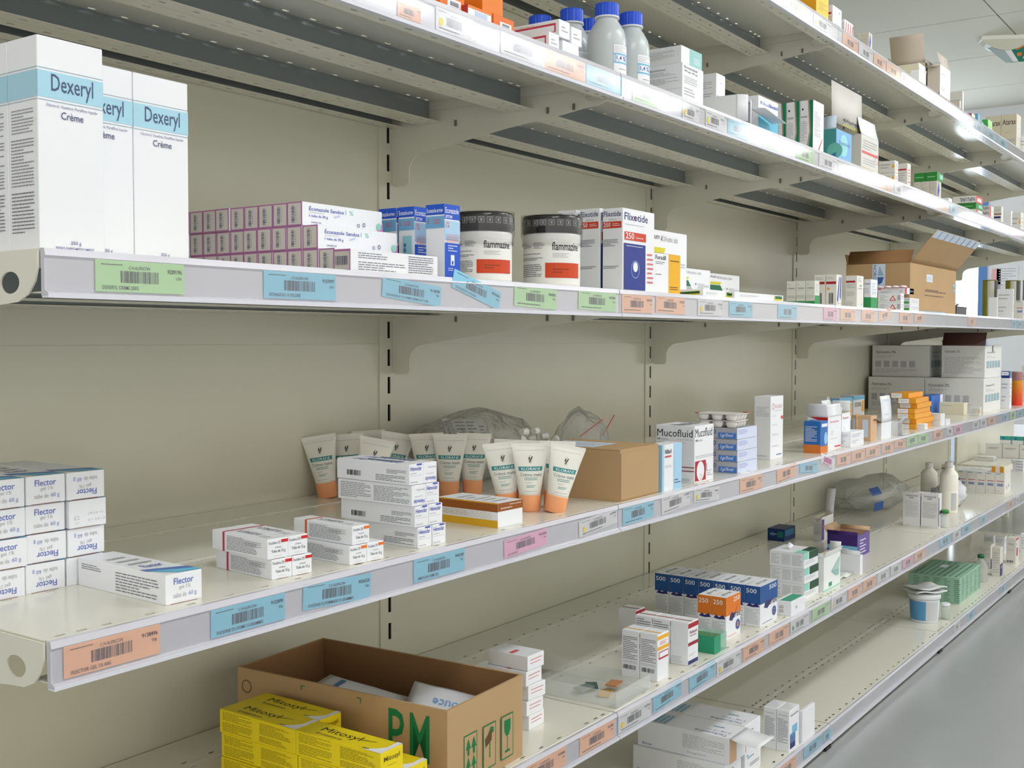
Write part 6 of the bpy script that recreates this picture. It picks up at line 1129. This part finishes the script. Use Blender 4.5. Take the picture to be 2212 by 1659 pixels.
TAGS = {3: (Z3, [(205,397,'g',0),(569,725,'b',0),(824,951,'b',-5),(975,1080,'b',-15),(1110,1201,'g',-2),(1249,1330,'g',-1),(1343,1409,'o',0),(1416,1479,'o',-1),(1507,1561,'y',0),(1575,1625,'b',0),(1680,1721,'b',0),(1779,1808,'p',0),(1815,1847,'o',0),(1861,1889,'o',0),(1898,1925,'o',8),(1943,1967,'o',0),(1975,1997,'o',5),(2091,2107,'o',0),(2185,2195,'b',0),(2197,2209,'b',0)]),
 4: (Z4, [(137,345,'o',0),(455,615,'b',0),(653,800,'b',-3),(893,1003,'b',0),(1089,1182,'p',2),(1251,1333,'y',4),(1345,1412,'b',1),(1429,1490,'w',3),(1498,1553,'y',-4),(1598,1646,'o',0),(1678,1719,'o',3),(1727,1766,'b',-4),(1772,1803,'m',-14),(1807,1836,'o',0),(1839,1868,'o',0),(1870,1898,'o',0),(1904,1930,'o',0),(1932,1956,'o',-4),(1958,1982,'g',3),(1983,2005,'g',-3),(2016,2036,'o',0),(2045,2058,'w',-6),(2060,2078,'p',0),(2100,2115,'w',0),(2117,2131,'w',0),(2134,2150,'o',0),(2166,2177,'b',0),(2182,2194,'g',0),(2198,2209,'b',0)]),
 5: (Z5, [(1130,1222,'o',0),(1252,1326,'o',0),(1335,1405,'y',0),(1411,1472,'b',3),(1489,1545,'b',3),(1548,1599,'y',0),(1605,1651,'o',0),(1661,1704,'o',-1),(1707,1747,'n',0),(1754,1792,'g',0),(1796,1828,'y',1),(1832,1860,'o',0),(1864,1892,'o',0),(1895,1920,'w',0),(1924,1946,'w',0),(1950,1972,'p',0),(1975,1998,'o',0),(2030,2054,'b',0),(2058,2075,'w',0),(2078,2096,'b',0),(2118,2130,'b',0),(2178,2188,'o',0),(2194,2202,'w',0)]),
 6: (Z6, [(1680,1720,'o',0),(1736,1774,'b',0),(1778,1795,'b',0),(2060,2074,'w',0),(2090,2104,'b',0),(2160,2172,'b',0)]),
 2: (Z2, [(858,908,'o',0),(941,1022,'y',0),(1081,1176,'w',0),(1176,1263,'o',0),(1266,1343,'b',0),(1366,1420,'g',0),(1474,1510,'y',0),(1524,1564,'y',0),(1572,1616,'b',0),(1647,1688,'g',0),(1720,1757,'g',0),(1769,1808,'w',0),(1868,1893,'o',0),(1900,1925,'o',0),(1932,1950,'w',0),(2030,2048,'o',0),(2052,2066,'b',0),(2190,2202,'p',0)]),
 1: (Z1, [(1692,1735,'o',0),(1757,1796,'y',0),(1820,1853,'o',0),(1855,1885,'w',0),(1887,1912,'o',0),(1915,1944,'o',0),(1946,1964,'m',0),(1967,1987,'o',0),(1989,2010,'w',0),(2012,2031,'o',0),(2034,2052,'o',0),(2084,2100,'w',0),(2106,2122,'b',0),(2130,2150,'b',0),(2156,2176,'b',0)])}
RAILN = {1: 'topmost', 2: 'second-from-top', 3: 'eye-level', 4: 'below-eye-level', 5: 'second-from-bottom', 6: 'bottom'}
ORN = ['first','second','third','fourth','fifth','sixth','seventh','eighth','ninth','tenth','eleventh','twelfth','thirteenth','fourteenth','fifteenth','sixteenth','seventeenth','eighteenth','nineteenth','twentieth','twenty-first','twenty-second','twenty-third','twenty-fourth','twenty-fifth','twenty-sixth','twenty-seventh','twenty-eighth','twenty-ninth']
INK = (84,80,96)
for lv, (zt, lst) in TAGS.items():
    for i, (ua, ub, c, tilt) in enumerate(lst):
        y = RY-.0006; hcap = .0245 if abs(tilt) > 3.5 else .0285; z0 = zt-.0355; zc = zt-.022
        xa_ = X_at(ua, y, zc); xb_ = X_at(ub, y, zc); w = xb_-xa_; h = min(hcap, w*.42) if not (lv == 4 and i == 4) else .024
        num, un, nm = TXT.get((lv, i), (None, None, None)); els = []
        far = xa_ > 1.6
        if c == 'm': els += [('r',(196,60,150),.2,.3,.75,.8),('r',(196,60,150),.1,.1,.6,.18)]
        elif far: els += [('b',INK,.3,.28,.72,.7,10),('l',INK,.72,.72,.96,.86,1),('l',INK,.06,.04,.7,.16,1)]
        else:
            els += [('b',INK,.27,.3,.70,.68,26),('i','C.H.ALENCON' if c != 'p' else 'CH NANTES',INK,.36,.73,.6,.84,.004),('l',INK,.06,.83,.3,.9,1)]
            els += [('t',num or str(9000000+(lv*70001+i*13579) % 199999),(60,58,76),.8,.66,.97,.8,.01),('t',un or 'UN',(90,88,100),.9,.46,.96,.56,.004)]
            els += [('t',nm,INK,.07,.08,min(.9, .07+.022*len(nm)),.2,.004)] if nm else [('l',INK,.07,.08,.6,.2,1)]
        if c == 'y': els += [('e',(240,210,50),.13,.4,.17)]
        if c == 'n': els += [('e',(40,120,90),.13,.4,.17)]
        b = MB(); b.box(0, w, -.0003, 0, 0, h, CT[c]); T = Matrix(((1,0,0,0),(0,0,-1,-.0003),(0,1,0,0),(0,0,0,1))); art(b, T, w, h, els, .0001)
        lo_ = zt-.0352+max(0, w*sin(radians(max(0, -tilt))))
        lo_ = zt-.0352+(w*sin(radians(-tilt)) if tilt < 0 else 0)
        lo_ = min(lo_, zt-.0035-h) if abs(tilt) < 10 else zt-.0395+w*sin(radians(abs(tilt)))*(tilt < 0)
        q = link('price_tag', b.mesh('price_tag'), loc=(xa_, y-.0002, lo_), rot=(0, radians(-tilt), 0))
        lab = '%s paper price tag, %s from the left on the %s rail' % (CN[c], ORN[i], RAILN[lv])
        if num and lv == 3 and i == 0: lab = 'pale green paper price tag under the tall blue-banded cartons, first on the eye-level rail'
        tag(q, lab, 'price tag', 'paper price tags in the shelf rails')
